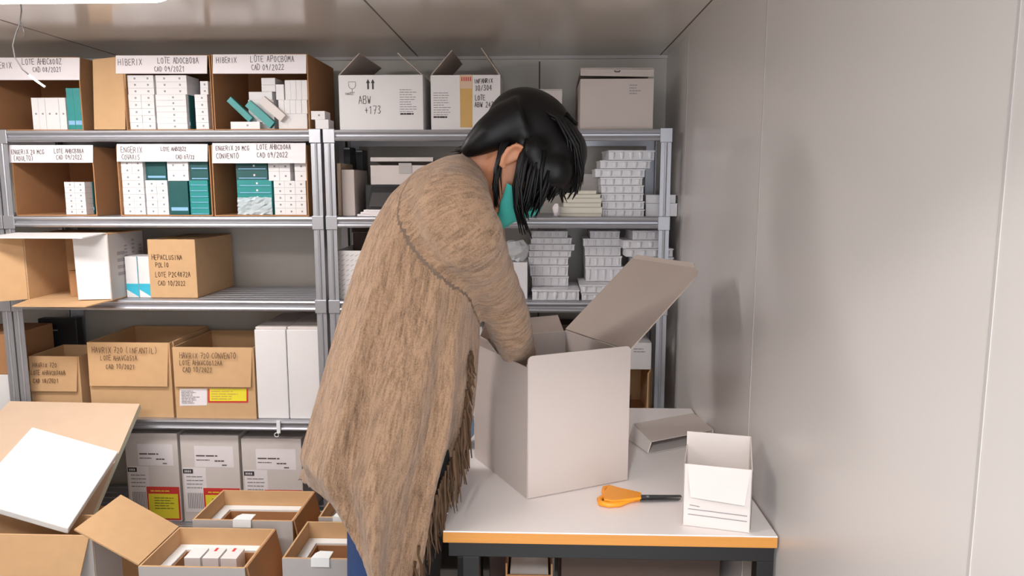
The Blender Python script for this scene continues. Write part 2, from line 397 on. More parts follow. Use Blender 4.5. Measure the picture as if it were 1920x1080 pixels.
def grid(where, stack, px0, py0, px1, nc, nr, Y, zb, m='white', d=.1, marks=1, py1=None):
    """stacked medicine boxes; px/py read in the front plane Y, zb = height they stand on. returns top z"""
    zt = at((px0+px1)/2, py0, Y).z
    zm = py0 if py1 is None else (py0+py1)/2
    if py1 is None: zm = py0+12*nr/2
    x0, x1 = at(px0, zm, Y).x, at(px1, zm, Y).x
    w, h = (x1-x0)/nc, (zt-zb)/nr
    col = {'white': 'white', 'teal': 'teal', 'tealdark': 'dark teal', 'paper': 'white', 'cream': 'cream'}[m]
    cols = ['left column', 'second column', 'third column', 'fourth column', 'fifth column', 'sixth column']
    for c_ in range(nc):
        for r_ in range(nr):
            o = bpy.data.objects.new('medicine_box', medbox(w-.0008, d, h-.0006, m, marks)); COL.objects.link(o)
            o.location = (x0+w*(c_+.5), Y+d/2+random.uniform(0, .002), zb+h*r_+.0003)
            rr = (ORD[r_] if r_ < nr-1 or nr == 1 else 'topmost') if nr > 1 else ''
            lab = f"{col} medicine box" + (f", {rr}" if rr else '') + (f", {cols[c_]}" if nc > 1 else '') + f", {stack}, {where}"
            tag(o, lab, 'box', f'medicine boxes in {where}')
    return zt
def tiltbox(px, py, Y, w, d, h, ang, m, label, group):
    b = MB(); b.box(-w/2, w/2, 0, d, -h/2, h/2); R_ = Matrix.Rotation(ang, 3, 'Y'); c = at(px, py, Y)
    b.v = [c+R_ @ p for p in b.v]
    return solo('medicine_box', b, m, label, 'box', group, .0008)
Z1, Z2, Z3, Z4, Z5 = ZS
CY = 2.66
# --- top shelf
w1 = 'left carton of top shelf'
_, x0, x1, zt = front_carton(-36, 152, 108, Z1, CY, .33, 'open cardboard box at left end of top shelf, few medicine boxes inside',
    (-36, 108, 149, 150), [('HIBERIX', -18, 128, .020), ('LOTE AHBC800Z', 42, 121, .020), ('CAD 08/2021', 62, 135, .017)])
zi = Z1+T+.0007
grid(w1, 'upright row', 58, 183, 122, 5, 1, CY+.02, zi, 'white', .12)
grid(w1, 'leaning by right wall', 123, 165, 150, 2, 1, CY+.02, zi, 'teal', .13, 0)
w2 = 'middle carton of top shelf'
t2, x0, x1, zt = front_carton(233, 397, 104, Z1, CY, .33, 'cardboard box with outward left flap, packed with white medicine boxes, top shelf',
    (217, 104, 388, 138), [('HIBERIX', 222, 122, .022), ('LOTE ADOCB08A', 296, 119, .020), ('CAD 09/2021', 290, 134, .018)])
fl = MB().slab([at(236, 243, CY+.005), at(178, 243, CY+.012), at(175, 112, CY+.012), at(236, 105, CY+.005)], .004); part('flap', fl, 'kraft', t2, True)
z = grid(w2, 'front left stack', 242, 177, 290, 2, 5, CY+.012, zi, 'white', .1, 1, 240)
grid(w2, 'upper left stack', 239, 141, 288, 1, 3, CY+.012, z, 'white', .1, 2, 176)
z = grid(w2, 'centre stack', 293, 177, 350, 1, 6, CY+.012, zi, 'white', .1, 1, 240)
grid(w2, 'upper centre stack', 292, 141, 350, 1, 3, CY+.012, z, 'white', .1, 2, 176)
grid(w2, 'dark gap box', 351, 176, 356, 1, 1, CY+.03, zi, 'tealdark', .1, 0, 240)
z = grid(w2, 'right stack', 366, 177, 390, 1, 5, CY+.012, zi, 'white', .1, 1, 240)
grid(w2, 'upper right stack', 375, 152, 390, 1, 2, CY+.012, z, 'white', .1, 1, 176)
w3 = 'right carton of top shelf'
_, x0, x1, zt = front_carton(399, 579, 102, Z1, CY, .33, 'open cardboard box at right end of left rack top shelf, tumbled boxes inside',
    (399, 102, 574, 138), [('HIBERIX', 406, 118, .018), ('LOTE APOCBOMA', 470, 116, .021), ('CAD 09/2022', 472, 131, .019)])
z = grid(w3, 'right block', 522, 213, 576, 1, 1, CY+.03, zi, 'white', .1, 0, 240)
z = grid(w3, 'right upright row', 522, 187, 576, 5, 1, CY+.03, z, 'white', .1, 0, 212)
grid(w3, 'top right upright row', 534, 150, 576, 4, 1, CY+.03, z, 'white', .1, 0, 186)
grid(w3, 'upright box left of top right row', 517, 158, 532, 1, 1, CY+.03, z, 'white', .1, 0, 186)
z = grid(w3, 'middle block', 466, 187, 514, 1, 2, CY+.05, zi, 'white', .1, 0, 240)
z = grid(w3, 'upper middle block', 466, 172, 510, 1, 1, CY+.05, z, 'white', .1, 0, 186)
grid(w3, 'topmost loose pair', 490, 146, 516, 1, 2, CY+.05, z, 'white', .1, 0, 172)
grid(w3, 'lying flat at front', 432, 228, 487, 1, 1, CY+.004, zi, 'white', .03, 1, 240)
g = 'medicine boxes in '+w3
b_ = tiltbox(449, 205, CY+.02, .105, .022, .022, math.radians(44), 'teal', 'teal medicine box slanting inside right carton of top shelf, deeper one', g)
b_ = tiltbox(487, 214, CY+.008, .115, .02, .028, math.radians(42), 'teal', 'teal medicine box slanting at front of right carton of top shelf', g)
b_ = tiltbox(510, 204, CY+.008, .10, .02, .030, math.radians(42), 'offwhite', 'off white medicine box slanting behind teal one, right top carton', g)
z = grid('top shelf beside right carton', 'lower small box', 591, 224, 616, 1, 1, CY-.015, Z1+.003, 'white', .07, 0, 240)
grid('top shelf beside right carton', 'upper small box', 583, 208, 609, 1, 1, CY-.015, z, 'white', .07, 1, 224)
# --- second shelf
w8 = 'left carton of second shelf'
_, x0, x1, zt = front_carton(25, 178, 275, Z2, CY, .33, 'nearly empty open cardboard box at left of second shelf',
    (17, 272, 174, 305), [('ENGERIX 20 MCG', 22, 289, .0155), ('LOTE AHBCB8BA', 102, 287, .015), ('(ADULTO)', 26, 301, .016), ('CAD 09/2022', 106, 299, .016)])
zi = Z2+T+.0007
grid(w8, 'lone stack', 122, 341, 160, 2, 6, CY+.015, zi, 'white', .1, 1, 402)
grid(w8, 'block behind lone stack', 162, 341, 176, 1, 1, CY+.06, zi, 'tealdark', .1, 0, 402)
w9 = 'middle carton of second shelf'
_, x0, x1, zt = front_carton(222, 396, 273, Z2, CY, .33, 'cardboard box packed with white and teal medicine boxes, middle of second shelf',
    (219, 270, 389, 303), [('ENGERIX', 227, 286, .020), ('LOTE AHBCB22', 302, 283, .014), ('COVAXIS', 229, 299, .017), ('CAD 07/22', 330, 298, .014)])
grid(w9, 'far left block', 229, 300, 270, 2, 8, CY+.012, zi, 'white', .1, 1, 402)
z = grid(w9, 'lower white block', 274, 338, 315, 2, 5, CY+.012, zi, 'white', .1, 1, 402)
grid(w9, 'box over lower white block', 273, 300, 311, 1, 1, CY+.03, z, 'tealdark', .1, 0, 336)
z = grid(w9, 'lower dark block', 317, 339, 353, 1, 1, CY+.012, zi, 'tealdark', .1, 0, 402)
grid(w9, 'upper white block', 313, 300, 353, 2, 2, CY+.012, z, 'white', .1, 1, 336)
z = grid(w9, 'right teal stack', 356, 338, 391, 1, 6, CY+.012, zi, 'teal', .1, 0, 402)
grid(w9, 'upper right stack', 356, 300, 390, 1, 2, CY+.02, z, 'tealdark', .1, 0, 336)
w10 = 'right carton of second shelf'
_, x0, x1, zt = front_carton(399, 577, 272, Z2, CY, .33, 'cardboard box with bagged teal medicine boxes, right end of second shelf',
    (398, 268, 573, 306), [('ENGERIX 20 MCG', 405, 282, .0155), ('LOTE AHBCD0AA', 482, 280, .017), ('CONVENTO', 406, 297, .018), ('CAD 09/2022', 482, 295, .018)])
z = grid(w10, 'teal stack', 445, 337, 510, 1, 5, CY+.03, zi, 'teal', .1, 1, 402)
grid(w10, 'stack on teal stack', 442, 302, 501, 1, 2, CY+.035, z, 'tealdark', .1, 1, 336)
z = grid(w10, 'white block', 514, 339, 574, 3, 5, CY+.02, zi, 'white', .1, 1, 402)
grid(w10, 'pair over white block', 503, 303, 544, 2, 2, CY+.03, z, 'white', .08, 1, 336)
grid(w10, 'box at upper right corner', 552, 303, 574, 1, 2, CY+.02, z, 'white', .08, 1, 336)
bg = MB(); rng = random.Random(3)
bx0, bx1 = at(446, 380, CY+.02).x, at(511, 380, CY+.02).x
rows = []
for i in range(9):
    fz = i/8; zz = zi+.001+fz*.062
    rows.append([V((bx0+(bx1-bx0)*j/10, CY+.016+rng.uniform(-.006, .004), zz+rng.uniform(-.002, .002))) for j in range(11)])
bg.loft(rows, False, closed=False)
o = solo('clear_plastic_bag', bg, 'bag', 'crinkled clear plastic bag over teal boxes in right second shelf carton', 'bag', smooth=False)
sm = o.modifiers.new('sol', 'SOLIDIFY'); sm.thickness = .0006

# --- third shelf
# open carton lying on its side with a white printed outside
Y3 = 2.60
x0, x1, zt = dims(48, 206, 438, Y3, Z3)
t = thing('open_carton', 'large open carton, white outside and kraft inside, sticking out of third shelf', 'box', ((x0+x1)/2, Y3+.2, Z3))
dz = Z3+.002
b = MB(); dp = .235
b.box(x0, x1, Y3, Y3+dp, dz, dz+.004, 0); b.box(x0, x1, Y3, Y3+dp, zt-.004, zt, 0); b.box(x0, x0+.004, Y3, Y3+dp, dz+.004, zt-.004, 0)
b.box(x0+.004, x1-.004, Y3+dp-.004, Y3+dp, dz+.004, zt-.004, 0); b.box(x1-.006, x1-.002, Y3, Y3+dp, dz+.004, zt-.004, 0)
part('carton_shell', b, 'kraft', t, True)
part('printed_side', MB().box(x1-.002, x1, Y3, Y3+dp, dz+.004, zt-.004), 'greycard', t, True)
pr = MB()
for i, (yy, zz, hh, ww) in enumerate([(.10, .62, .05, .02), (.15, .66, .06, .02), (.20, .6, .05, .02), (.05, .35, .10, .05), (.18, .15, .05, .03)]):
    za = dz+(zt-dz)*zz
    for q in range(4): pr.quad((x1+.0006, Y3+yy, za+q*hh/4), (x1+.0006, Y3+yy+ww, za+q*hh/4), (x1+.0006, Y3+yy+ww, za+q*hh/4+hh/8), (x1+.0006, Y3+yy, za+q*hh/4+hh/8))
part('print', pr, 'print', t, True)
part('flap', MB().slab([V((x0-.02, Y3, zt)), V((x1-.004, Y3, zt)), V((x1-.03, Y3-.10, zt-.010)), V((x0-.07, Y3-.10, zt-.010))], .004), 'white', t, True, label='white top flap sticking forward')
part('flap', MB().slab([V((x0, Y3-.002, dz+.004)), V((x0, Y3-.002, zt-.004)), V((x0-.085, Y3-.07, zt-.002)), V((x0-.08, Y3-.07, dz+.004))], .004), 'kraft', t, True, label='kraft left flap opened outward')
part('flap', MB().slab([V((x0, Y3-.001, dz+.003)), V((x0+.01, Y3-.10, dz-.004)), V((x1-.035, Y3-.10, dz-.004)), V((x1-.005, Y3-.001, dz+.003))], .004), 'kraft', t, True, label='kraft bottom flap lying over shelf edge')
q0 = at(147, 560, Y3-.02)
part('flap', MB().slab([V((q0.x, Y3-.02, dz+.006)), V((x1-.003, Y3-.001, dz+.006)), V((x1-.003, Y3-.001, zt-.004)), V((q0.x-.004, Y3-.02, zt-.008))], .004), 'white', t, True, label='white right flap half closed')
solo('small_carton', MB().box(at(128, 500, Y3+.06).x, at(160, 500, Y3+.06).x, Y3+.06, Y3+.16, dz+.0045, dz+.10), 'kraftd', 'small brown box standing inside the big open carton, third shelf', 'box', bevel=.001)
# blue and white pair
def bluebox(px0, px1, lab):
    Y = 2.69; a, b2, zt = dims(px0, px1, 481, Y, Z3)
    t = thing('medicine_box', lab, 'box', ((a+b2)/2, Y+.05, Z3), 0, 'white and cyan boxes on third shelf')
    part('box_body', MB().box(a, b2, Y, Y+.1, Z3+.0005, zt), 'white', t, True, .0008)
    h = zt-Z3; pr = MB(); y = Y-.0006
    pr.slab([V((a, y, Z3+h*.34)), V((a, y, Z3+h*.2)), V((b2, y, Z3+.002)), V((b2, y, Z3+h*.34))], .0004)
    pr.slab([V((b2-.002, y, Z3+h*.34)), V((b2, y, Z3+h*.34)), V((b2, y, zt)), V((b2-.002, y, zt))], .0004)
    part('cyan_band', pr, 'blue', t, True)
bluebox(236, 259, 'white medicine box with cyan corner beside the open carton, left one')
bluebox(260, 283, 'white medicine box with cyan corner against the kraft carton, right one')
def closed_carton(px0, px1, py0, zb, Y, depth, label, texts=(), m='kraft', rz=0, group=None, name='cardboard_box', ink='inkk', tapem='tape', tp=True):
    x0, x1, zt = dims(px0, px1, py0, Y, zb)
    t = thing(name, label, 'box', ((x0+x1)/2, Y+depth/2, zb), 0, group)
    part('carton_body', MB().box(x0, x1, Y, Y+depth, zb+.0005, zt), m, t, True, .002)
    if tp: part('tape', MB().box((x0+x1)/2-.025, (x0+x1)/2+.025, Y+.004, Y+depth-.004, zt, zt+.0006), tapem, t, True)
    if texts:
        h = MB()
        for tx, px, py, sz in texts: write(h, tx, at(px, py, Y-.0004), V((1, 0, 0)), V((0, 0, 1)), sz)
        part('handwriting', h, ink, t, True)
    return t, x0, x1, zt
closed_carton(279, 368, 449, Z3, 2.68, .33, 'closed kraft carton with four lines of marker writing on third shelf',
    [('HEPACLUSINA', 285, 487, .018), ('POLIO', 292, 501, .018), ('LOTE P2C4872A', 292, 519, .018), ('CAD 10/2022', 297, 535, .017)])
# --- fourth shelf (left rack)
def open_top(px0, px1, py0, zb, Y, depth, label, texts, m='kraft', flaph=.55, name='open_cardboard_box', group=None, sideflap=True):
    x0, x1, zt = dims(px0, px1, py0, Y, zb)
    t = thing(name, label, 'box', ((x0+x1)/2, Y+depth/2, zb), 0, group)
    b = MB(); z0 = zb+.0005
    b.box(x0, x1, Y, Y+depth, z0, z0+T)
    b.box(x0, x1, Y, Y+T, z0+T, zt); b.box(x0, x1, Y+depth-T, Y+depth, z0+T, zt)
    b.box(x0, x0+T, Y+T, Y+depth-T, z0+T, zt); b.box(x1-T, x1, Y+T, Y+depth-T, z0+T, zt)
    part('carton_shell', b, m, t, True)
    h = zt-zb
    fl = MB().slab([V((x0+.006, Y-.012, zt-h*flaph)), V((x1-.012, Y-.012, zt-h*flaph)), V((x1-.004, Y-.001, zt+.001)), V((x0+.002, Y-.001, zt+.001))], .004)
    f_ = part('front_flap', fl, m, t, True)
    if texts:
        hw = MB(); dn = V((0, -.011, -h*flaph)).normalized()
        for tx, px, py, sz in texts:
            p = at(px, py, Y-.009); write(hw, tx, p+V((0, -.004, 0)), V((1, 0, 0)), -dn, sz)
        part('handwriting', hw, 'inkk', f_, True)
    if sideflap:
        part('side_flap', MB().slab([V((x1+.001, Y+.02, zt)), V((x1+.001, Y+depth-.02, zt)), V((x1+.005, Y+depth-.02, zt-.08)), V((x1+.005, Y+.02, zt-.08))], .004), m, t, True)
    return t, x0, x1, zt
open_top(58, 152, 668, Z4, 2.70, .21, 'kraft carton with folded down flap behind left upright, fourth shelf', [('HAVRIX 720', 63, 688, .017), ('LOTE AHAVCB08AA', 60, 702, .016), ('CAD 10/2021', 64, 717, .016)], 'kraft', .60, sideflap=False)
t, x0, x1, zt = open_top(168, 322, 642, Z4, 2.66, .33, 'wide open kraft carton in the middle of fourth shelf', [('HAVRIX 720 (INFANTIL)', 174, 661, .021), ('LOTE AHAVC051A', 190, 675, .018), ('CAD 10/2021', 200, 691, .018)], 'kraft', .57)
t, x0, x1, zt = open_top(327, 478, 651, Z4, 2.655, .33, 'open kraft carton with yellow sticker on fourth shelf', [('HAVRIX 720 CONVENTO', 338, 671, .020), ('LOTE AHAVC0012AA', 338, 684, .018), ('CAD 10/2022', 344, 697, .018)], 'kraft', .54, sideflap=False)
Y = 2.655-.0012
st = part('sticker', MB().slab([at(337, 761, Y), at(388, 760, Y), at(388, 729, Y), at(337, 729, Y)], .0006), 'paper', t, True, label='white address sticker')
pr = MB(); p0, p1 = at(341, 757, Y-.001), at(374, 732, Y-.001); bars(pr, p0.x, p1.x, p0.z, p1.z, 9, Y-.001, .5); part('print', pr, 'print', st, True)
st = part('sticker', MB().slab([at(390, 755, Y), at(465, 755, Y), at(465, 729, Y), at(390, 729, Y)], .0006), 'red', t, True, label='yellow warning sticker with red border')
yp = part('sticker_face', MB().slab([at(393, 752, Y-.0009), at(462, 752, Y-.0009), at(462, 729, Y-.0009), at(393, 729, Y-.0009)], .0006), 'yellow', t, True)
pr = MB(); p0, p1 = at(397, 750, Y-.0018), at(458, 732, Y-.0018); bars(pr, p0.x, p1.x, p0.z, p1.z, 4, Y-.0018, .3); part('print', pr, 'tape', yp, True)
for k in range(3):
    a = at(432, 660, 2.72).x
    solo('paper_packet', MB().box(a+.004*k, a+.07-.003*k, 2.70, 2.85, Z4+.005+.062*k, Z4+.005+.062*(k+1)-.001), 'greycard', f'pale grey packet, {["lowest", "middle", "topmost"][k]} of three inside carton with yellow sticker', 'packet', 'packets in yellow stickered carton', .002)
# twin white boxes
for px0, px1, lab in ((480, 539, 'tall white box on fourth shelf, left of the white pair'), (540, 600, 'tall white box on fourth shelf beside rack upright, right of pair')):
    x0, x1, zt = dims(px0, px1, 618, 2.66, Z4)
    t = thing('tall_white_box', lab, 'box', ((x0+x1)/2, 2.66+.15, Z4), 0, 'tall white boxes on fourth shelf')
    part('box_body', MB().box(x0+.0006, x1-.0006, 2.66, 2.97, Z4+.0005, zt), 'white', t, True, .003)
    part('lid', MB().box(x0+.0006, x1-.0006, 2.672, 2.97, zt, zt+.008), 'offwhite', t, True, .002)
# dark items at the back of the fourth shelf
a, b2, zt = dims(78, 150, 597, 2.93, Z4)
t = thing('black_case', 'black case with grey trim at the back of fourth shelf', 'case', ((a+b2)/2, 2.95, Z4))
part('case_body', MB().box(a, b2, 2.925, 2.968, Z4+.0005, zt), 'blackplastic', t, True, .004)
part('trim', MB().box(a, b2*.5+a*.5, 2.922, 2.9249, zt-.05, zt-.045), 'metal', t, True)
# plastic hook on shelf edge
t = thing('plastic_hook', 'small white plastic hook clipped on the fourth shelf edge', 'hook', at(522, 800, YF-.008))
hk = MB(); p = at(522, 790, YF-.0085); q = at(522, 812, YF-.0085)
hk.box(p.x-.007, p.x+.007, YF-.012, YF-.0085, q.z, Z4+.003)
part('clip', hk, 'foam', t, True, .001)
part('ring', MB().tube([V((p.x-.008+.008*math.cos(k*.6), YF-.011, q.z-.006+.008*math.sin(k*.6))) for k in range(11)], .0018, 6), 'foam', t, True, 0, True)
# far left rack items
a, b2, zt = dims(-60, 22, 627, 2.66, at(0, 702, 2.66).z)
zq = at(0, 702, 2.66).z
solo('white_box', MB().box(a-.02, b2+.014, 2.66, 2.90, Z4+.0005, zq-.001), 'white', 'white box under the orange brown box at left picture edge', 'box', bevel=.002)
solo('cardboard_box', MB().box(a-.02, b2+.004, 2.66, 2.9, zq, zt), 'kraftd', 'orange brown box on top of white box at left picture edge', 'box', bevel=.002)
a, b2, zt = dims(-50, 1, 470, 2.66, Z3)
# --- bottom shelf: three labelled boxes
def labelled(px0, px1, py0, lab, k):
    Y = 2.67; x0, x1, zt = dims(px0, px1, py0, Y, Z5)
    t = thing('shipping_box', lab, 'box', ((x0+x1)/2, Y+.16, Z5), 0, 'white shipping boxes on bottom shelf')
    part('box_body', MB().box(x0+.001, x1-.001, Y, Y+.32, Z5+.0005, zt), 'offwhite', t, True, .002)
    W = x1-x0; H = zt-Z5; y = Y-.0006
    X = lambda f: x0+W*f
    Zf = lambda f: zt-H*f
    def rect(fx0, fz0, fx1, fz1, yy=y): return MB().slab([V((X(fx0), yy, Zf(fz1))), V((X(fx1), yy, Zf(fz1))), V((X(fx1), yy, Zf(fz0))), V((X(fx0), yy, Zf(fz0)))], .0005)
    s1 = part('shipping_label', rect(.24, .12, .90, .36), 'paper', t, True)
    pr = MB(); bars(pr, X(.27), X(.82), Zf(.245), Zf(.215), 1, y-.0009, .5); bars(pr, X(.27), X(.50), Zf(.29), Zf(.265), 1, y-.0009, .35, 0, 2); bars(pr, X(.58), X(.82), Zf(.30), Zf(.275), 1, y-.0009, .6, 0, 3); bars(pr, X(.70), X(.82), Zf(.345), Zf(.325), 1, y-.0009, .7, 0, 4)
    part('print', pr, 'ink', s1, True)
    s2 = part('side_label', rect(.04, .37, .42, .88), 'paper', t, True)
    pr = MB(); bars(pr, X(.08), X(.40), Zf(.62), Zf(.45), 4, y-.0009, .25, 0, 5)
    for q in range(9): xx = X(.09+.03*q); pr.quad((xx, y-.0009, Zf(.84)), (xx+W*.014, y-.0009, Zf(.84)), (xx+W*.014, y-.0009, Zf(.66)), (xx, y-.0009, Zf(.66)))
    part('print', pr, 'print', s2, True)
    s3 = part('logo_plate', rect(.03, .385, .20, .435, y-.0009), 'printd', t, True)
    lg = MB()
    for q in range(4): lg.quad((X(.06+.03*q), y-.0018, Zf(.422)), (X(.078+.03*q), y-.0018, Zf(.422)), (X(.078+.03*q), y-.0018, Zf(.398)), (X(.06+.03*q), y-.0018, Zf(.398)))
    part('logo_letters', lg, 'paper', s3, True)
    s4 = part('warning_label', rect(.36, .60, .98, 1.0-.02, y-.0009), 'red', t, True, label='red and yellow warning label')
    s5 = part('warning_panel', rect(.39, .68, .95, 1.0-.04, y-.0018), 'yellow', s4, True)
    pr = MB(); bars(pr, X(.50), X(.9), Zf(.86), Zf(.71), 5, y-.0027, .28, 0, 6); part('print', pr, 'olive', s5, True)
    pr = MB(); bars(pr, X(.44), X(.92), Zf(.665), Zf(.63), 1, y-.0018, .35, 0, 7); part('heading', pr, 'yellow', s4, True)
labelled(238, 337, 812, 'white shipping box with full yellow warning label visible, left on bottom shelf', 0)
labelled(341, 451, 816, 'white shipping box in the middle of the three on bottom shelf', 1)
labelled(455, 568, 822, 'white shipping box nearest the woman on bottom shelf', 2)

# ------------------------------------------------------------------ right rack
def white_open(px0, px1, py0, lab):
    Y = 2.67; x0, x1, zt = dims(px0, px1, py0, Y, Z1); d = .3
    t = thing('white_carton', lab, 'box', ((x0+x1)/2, Y+d/2, Z1))
    b = MB(); z0 = Z1+.0005; b.box(x0, x1, Y, Y+d, z0, z0+.003)
    b.box(x0, x1, Y, Y+.003, z0+.003, zt); b.box(x0, x1, Y+d-.003, Y+d, z0+.003, zt); b.box(x0, x0+.003, Y+.003, Y+d-.003, z0+.003, zt); b.box(x1-.003, x1, Y+.003, Y+d-.003, z0+.003, zt)
    part('carton_shell', b, 'white', t, True)
    return t, x0, x1, zt, Y, d
t, x0, x1, zt, Y, d = white_open(636, 793, 141, 'white carton with goblet symbol, two arrows and raised flaps')
part('flap', MB().slab([V((x0, Y, zt)), V((x0, Y+d, zt)), V((x0+.09, Y+d, zt+.07)), V((x0+.075, Y, zt+.075))][::-1], .003), 'flapin', t, True)
part('flap', MB().slab([V((x1, Y, zt)), V((x1, Y+d, zt)), V((x1-.08, Y+d, zt+.07)), V((x1-.085, Y, zt+.075))], .003), 'flapin', t, True)
y = Y-.0006
pr = MB(); c0 = at(660, 160, y)
pr.tube([c0+V((.012*math.cos(a)*1.0, 0, .012*math.sin(a))) for a in [math.pi*(1+k/10) for k in range(11)]]+[c0+V((.012, 0, .012)), c0+V((-.012, 0, .012)), c0+V((-.012, 0, 0))], .0009, 4)
pr.tube([c0+V((0, 0, -.012)), c0+V((0, 0, -.024))], .0009, 4); pr.tube([c0+V((-.009, 0, -.024)), c0+V((.009, 0, -.024))], .0009, 4)
part('goblet_symbol', pr, 'print', t, True)
pr = MB()
for px in (690, 699):
    c0 = at(px, 158, y); pr.slab([c0+V((a, 0, b)) for a, b in ((-.003, -.017), (.003, -.017), (.003, .004), (.007, .004), (0, .018), (-.007, .004), (-.003, .004))], .0004)
part('arrow_symbol', pr, 'printd', t, True)
pr = MB(); write(pr, 'FRAGILE', at(648, 178, y), (1, 0, 0), (0, 0, 1), .007, .0012); part('caption', pr, 'print', t, True); pr = MB(); p0, p1 = at(750, 216, y), at(782, 166, y); bars(pr, p0.x, p1.x, p0.z, p1.z, 11, y, .3, 0, 4)
part('print', pr, 'print', t, True)
pr = MB(); write(pr, 'ABW', at(673, 195, y), (1, 0, .03), (0, 0, 1), .027); write(pr, '+173', at(684, 214, y), (1, 0, .03), (0, 0, 1), .026); part('handwriting', pr, 'ink', t, True)
pr = MB(); p0, p1 = at(751, 216, y), at(783, 211, y); bars(pr, p0.x, p1.x, p0.z, p1.z, 1, y, .6, 0, 9); part('bold_print', pr, 'printd', t, True)
t, x0, x1, zt, Y, d = white_open(808, 938, 141, 'white carton with a vertical band of brown tape and raised flaps')
part('flap', MB().slab([V((x0, Y, zt)), V((x0, Y+d, zt)), V((x0+.08, Y+d, zt+.085)), V((x0+.075, Y, zt+.085))][::-1], .003), 'flapin', t, True)
part('flap', MB().slab([V((x1, Y, zt)), V((x1, Y+d, zt)), V((x1-.05, Y+d, zt+.10)), V((x1-.065, Y, zt+.092))], .003), 'flapin', t, True)
part('back_flap', MB().slab([V((x0+.02, Y+d, zt)), V((x1-.02, Y+d, zt)), V((x1-.02, Y+d+.015, zt+.06)), V((x0+.02, Y+d+.015, zt+.06))], .003), 'pinkcard', t, True)
part('tape', MB().slab([at(863, 239, Y-.0004), at(886, 239, Y-.0004), at(886, 141, Y-.0004), at(862, 141, Y-.0004)], .0005), 'tape', t, True)
ts = part('tape_sticker', MB().slab([at(863, 166, Y-.001), at(885, 166, Y-.001), at(886, 140, Y-.001), at(863, 140, Y-.001)], .0005), 'kraftl', t, True)
pr = MB()
for q in range(5):
    p0 = at(865+4*q, 152, Y-.0016); pr.quad(p0, p0+V((.004, 0, 0)), p0+V((.004, 0, .014)), p0+V((0, 0, .014)))
part('print', pr, 'red', ts, True)
pr = MB(); y = Y-.0006
for tx, px, py, sz in (('INFANRIX', 889, 156, .017), ('30/304', 891, 170, .02), ('LOTE', 891, 188, .02), ('ABW,2431', 890, 201, .02)): write(pr, tx, at(px, py, y), (1, 0, .02), (0, 0, 1), sz*.85, .002)
part('handwriting', pr, 'ink', t, True)
pr = MB(); p0, p1 = at(813, 222, y), at(845, 172, y); bars(pr, p0.x, p1.x, p0.z, p1.z, 11, y, .3, 0, 5); part('print', pr, 'print', t, True)
pr = MB(); p0, p1 = at(813, 222, y), at(846, 217, y); bars(pr, p0.x, p1.x, p0.z, p1.z, 1, y, .6, 0, 9); part('bold_print', pr, 'printd', t, True)
x0, x1, zt = dims(989, 1054, 167, 2.78, Z1)
t = thing('small_white_carton', 'small closed white carton partly hidden by the woman\'s head, top shelf', 'box', ((x0+x1)/2, 2.86, Z1))
part('carton_body', MB().box(x0, x1, 2.78, 2.96, Z1+.0005, zt), 'offwhite', t, True, .002)
part('lid_edge', MB().box(x0, x1, 2.7785, 2.7798, zt-.006, zt-.004), 'greycard', t, True)
# white box with lifted lid
x0, x1, zt = dims(1088, 1225, 148, 2.67, Z1); Y = 2.67; d = .33
t = thing('white_carton', 'white carton with slightly lifted lid at right end of top shelf', 'box', ((x0+x1)/2, Y+d/2, Z1))
b = MB(); z0 = Z1+.0005; b.box(x0, x1, Y, Y+d, z0, z0+.003)
b.box(x0, x1, Y, Y+.003, z0+.003, zt); b.box(x0, x1, Y+d-.003, Y+d, z0+.003, zt); b.box(x0, x0+.003, Y+.003, Y+d-.003, z0+.003, zt); b.box(x1-.003, x1, Y+.003, Y+d-.003, z0+.003, zt)
part('carton_shell', b, 'pinkcard', t, True)
b = MB(); b.slab([V((x0, Y+d, zt+.004)), V((x1, Y+d, zt+.004)), V((x1-.001, Y+.01, zt+.034)), V((x0, Y+.01, zt+.036))], .003)
b.slab([V((x0, Y+.007, zt+.012)), V((x1, Y+.007, zt+.007)), V((x1, Y+.009, zt+.032)), V((x0, Y+.009, zt+.035))], .002)
part('lid', b, 'pinkcard', t, True)
part('lid_notch', MB().tube([V(((x0+x1)/2-.01+.004*k, Y+.004, zt+.028-(.004 if 0 < k < 5 else 0))) for k in range(6)], .0018, 6), 'printd', t, True)
pr = MB(); p0, p1 = at(1180, 178, Y-.0006), at(1202, 157, Y-.0006); bars(pr, p0.x, p1.x, p0.z, p1.z, 4, Y-.0006, .4, 0, 3); part('print', pr, 'print', t, True)

# --- second shelf, right rack
def plain(name, px0, px1, py0, zb, Y, d, m, label, group=None, bevel=.0015, cat='box'):
    x0, x1, zt = dims(px0, px1, py0, Y, zb)
    return solo(name, MB().box(x0, x1, Y, Y+d, zb+.0006, zt), m, label, cat, group, bevel)
x0, x1, zt = dims(641, 665, 318, 2.69, Z2)
t = thing('white_box', 'upright off white box beside the left upright, second shelf of right rack', 'box', ((x0+x1)/2, 2.74, Z2))
part('box_body', MB().box(x0, x1, 2.69, 2.90, Z2+.0006, zt), 'pinkcard', t, True, .002)
part('seam_fold', MB().box(x1-.0002, x1+.0005, 2.70, 2.702, Z2+.004, zt-.003), 'greycard', t, True)
plain('thin_box', 633, 640, 306, Z2, 2.71, .18, 'kraftl', 'thin tan box squeezed behind the left upright, second shelf of right rack')
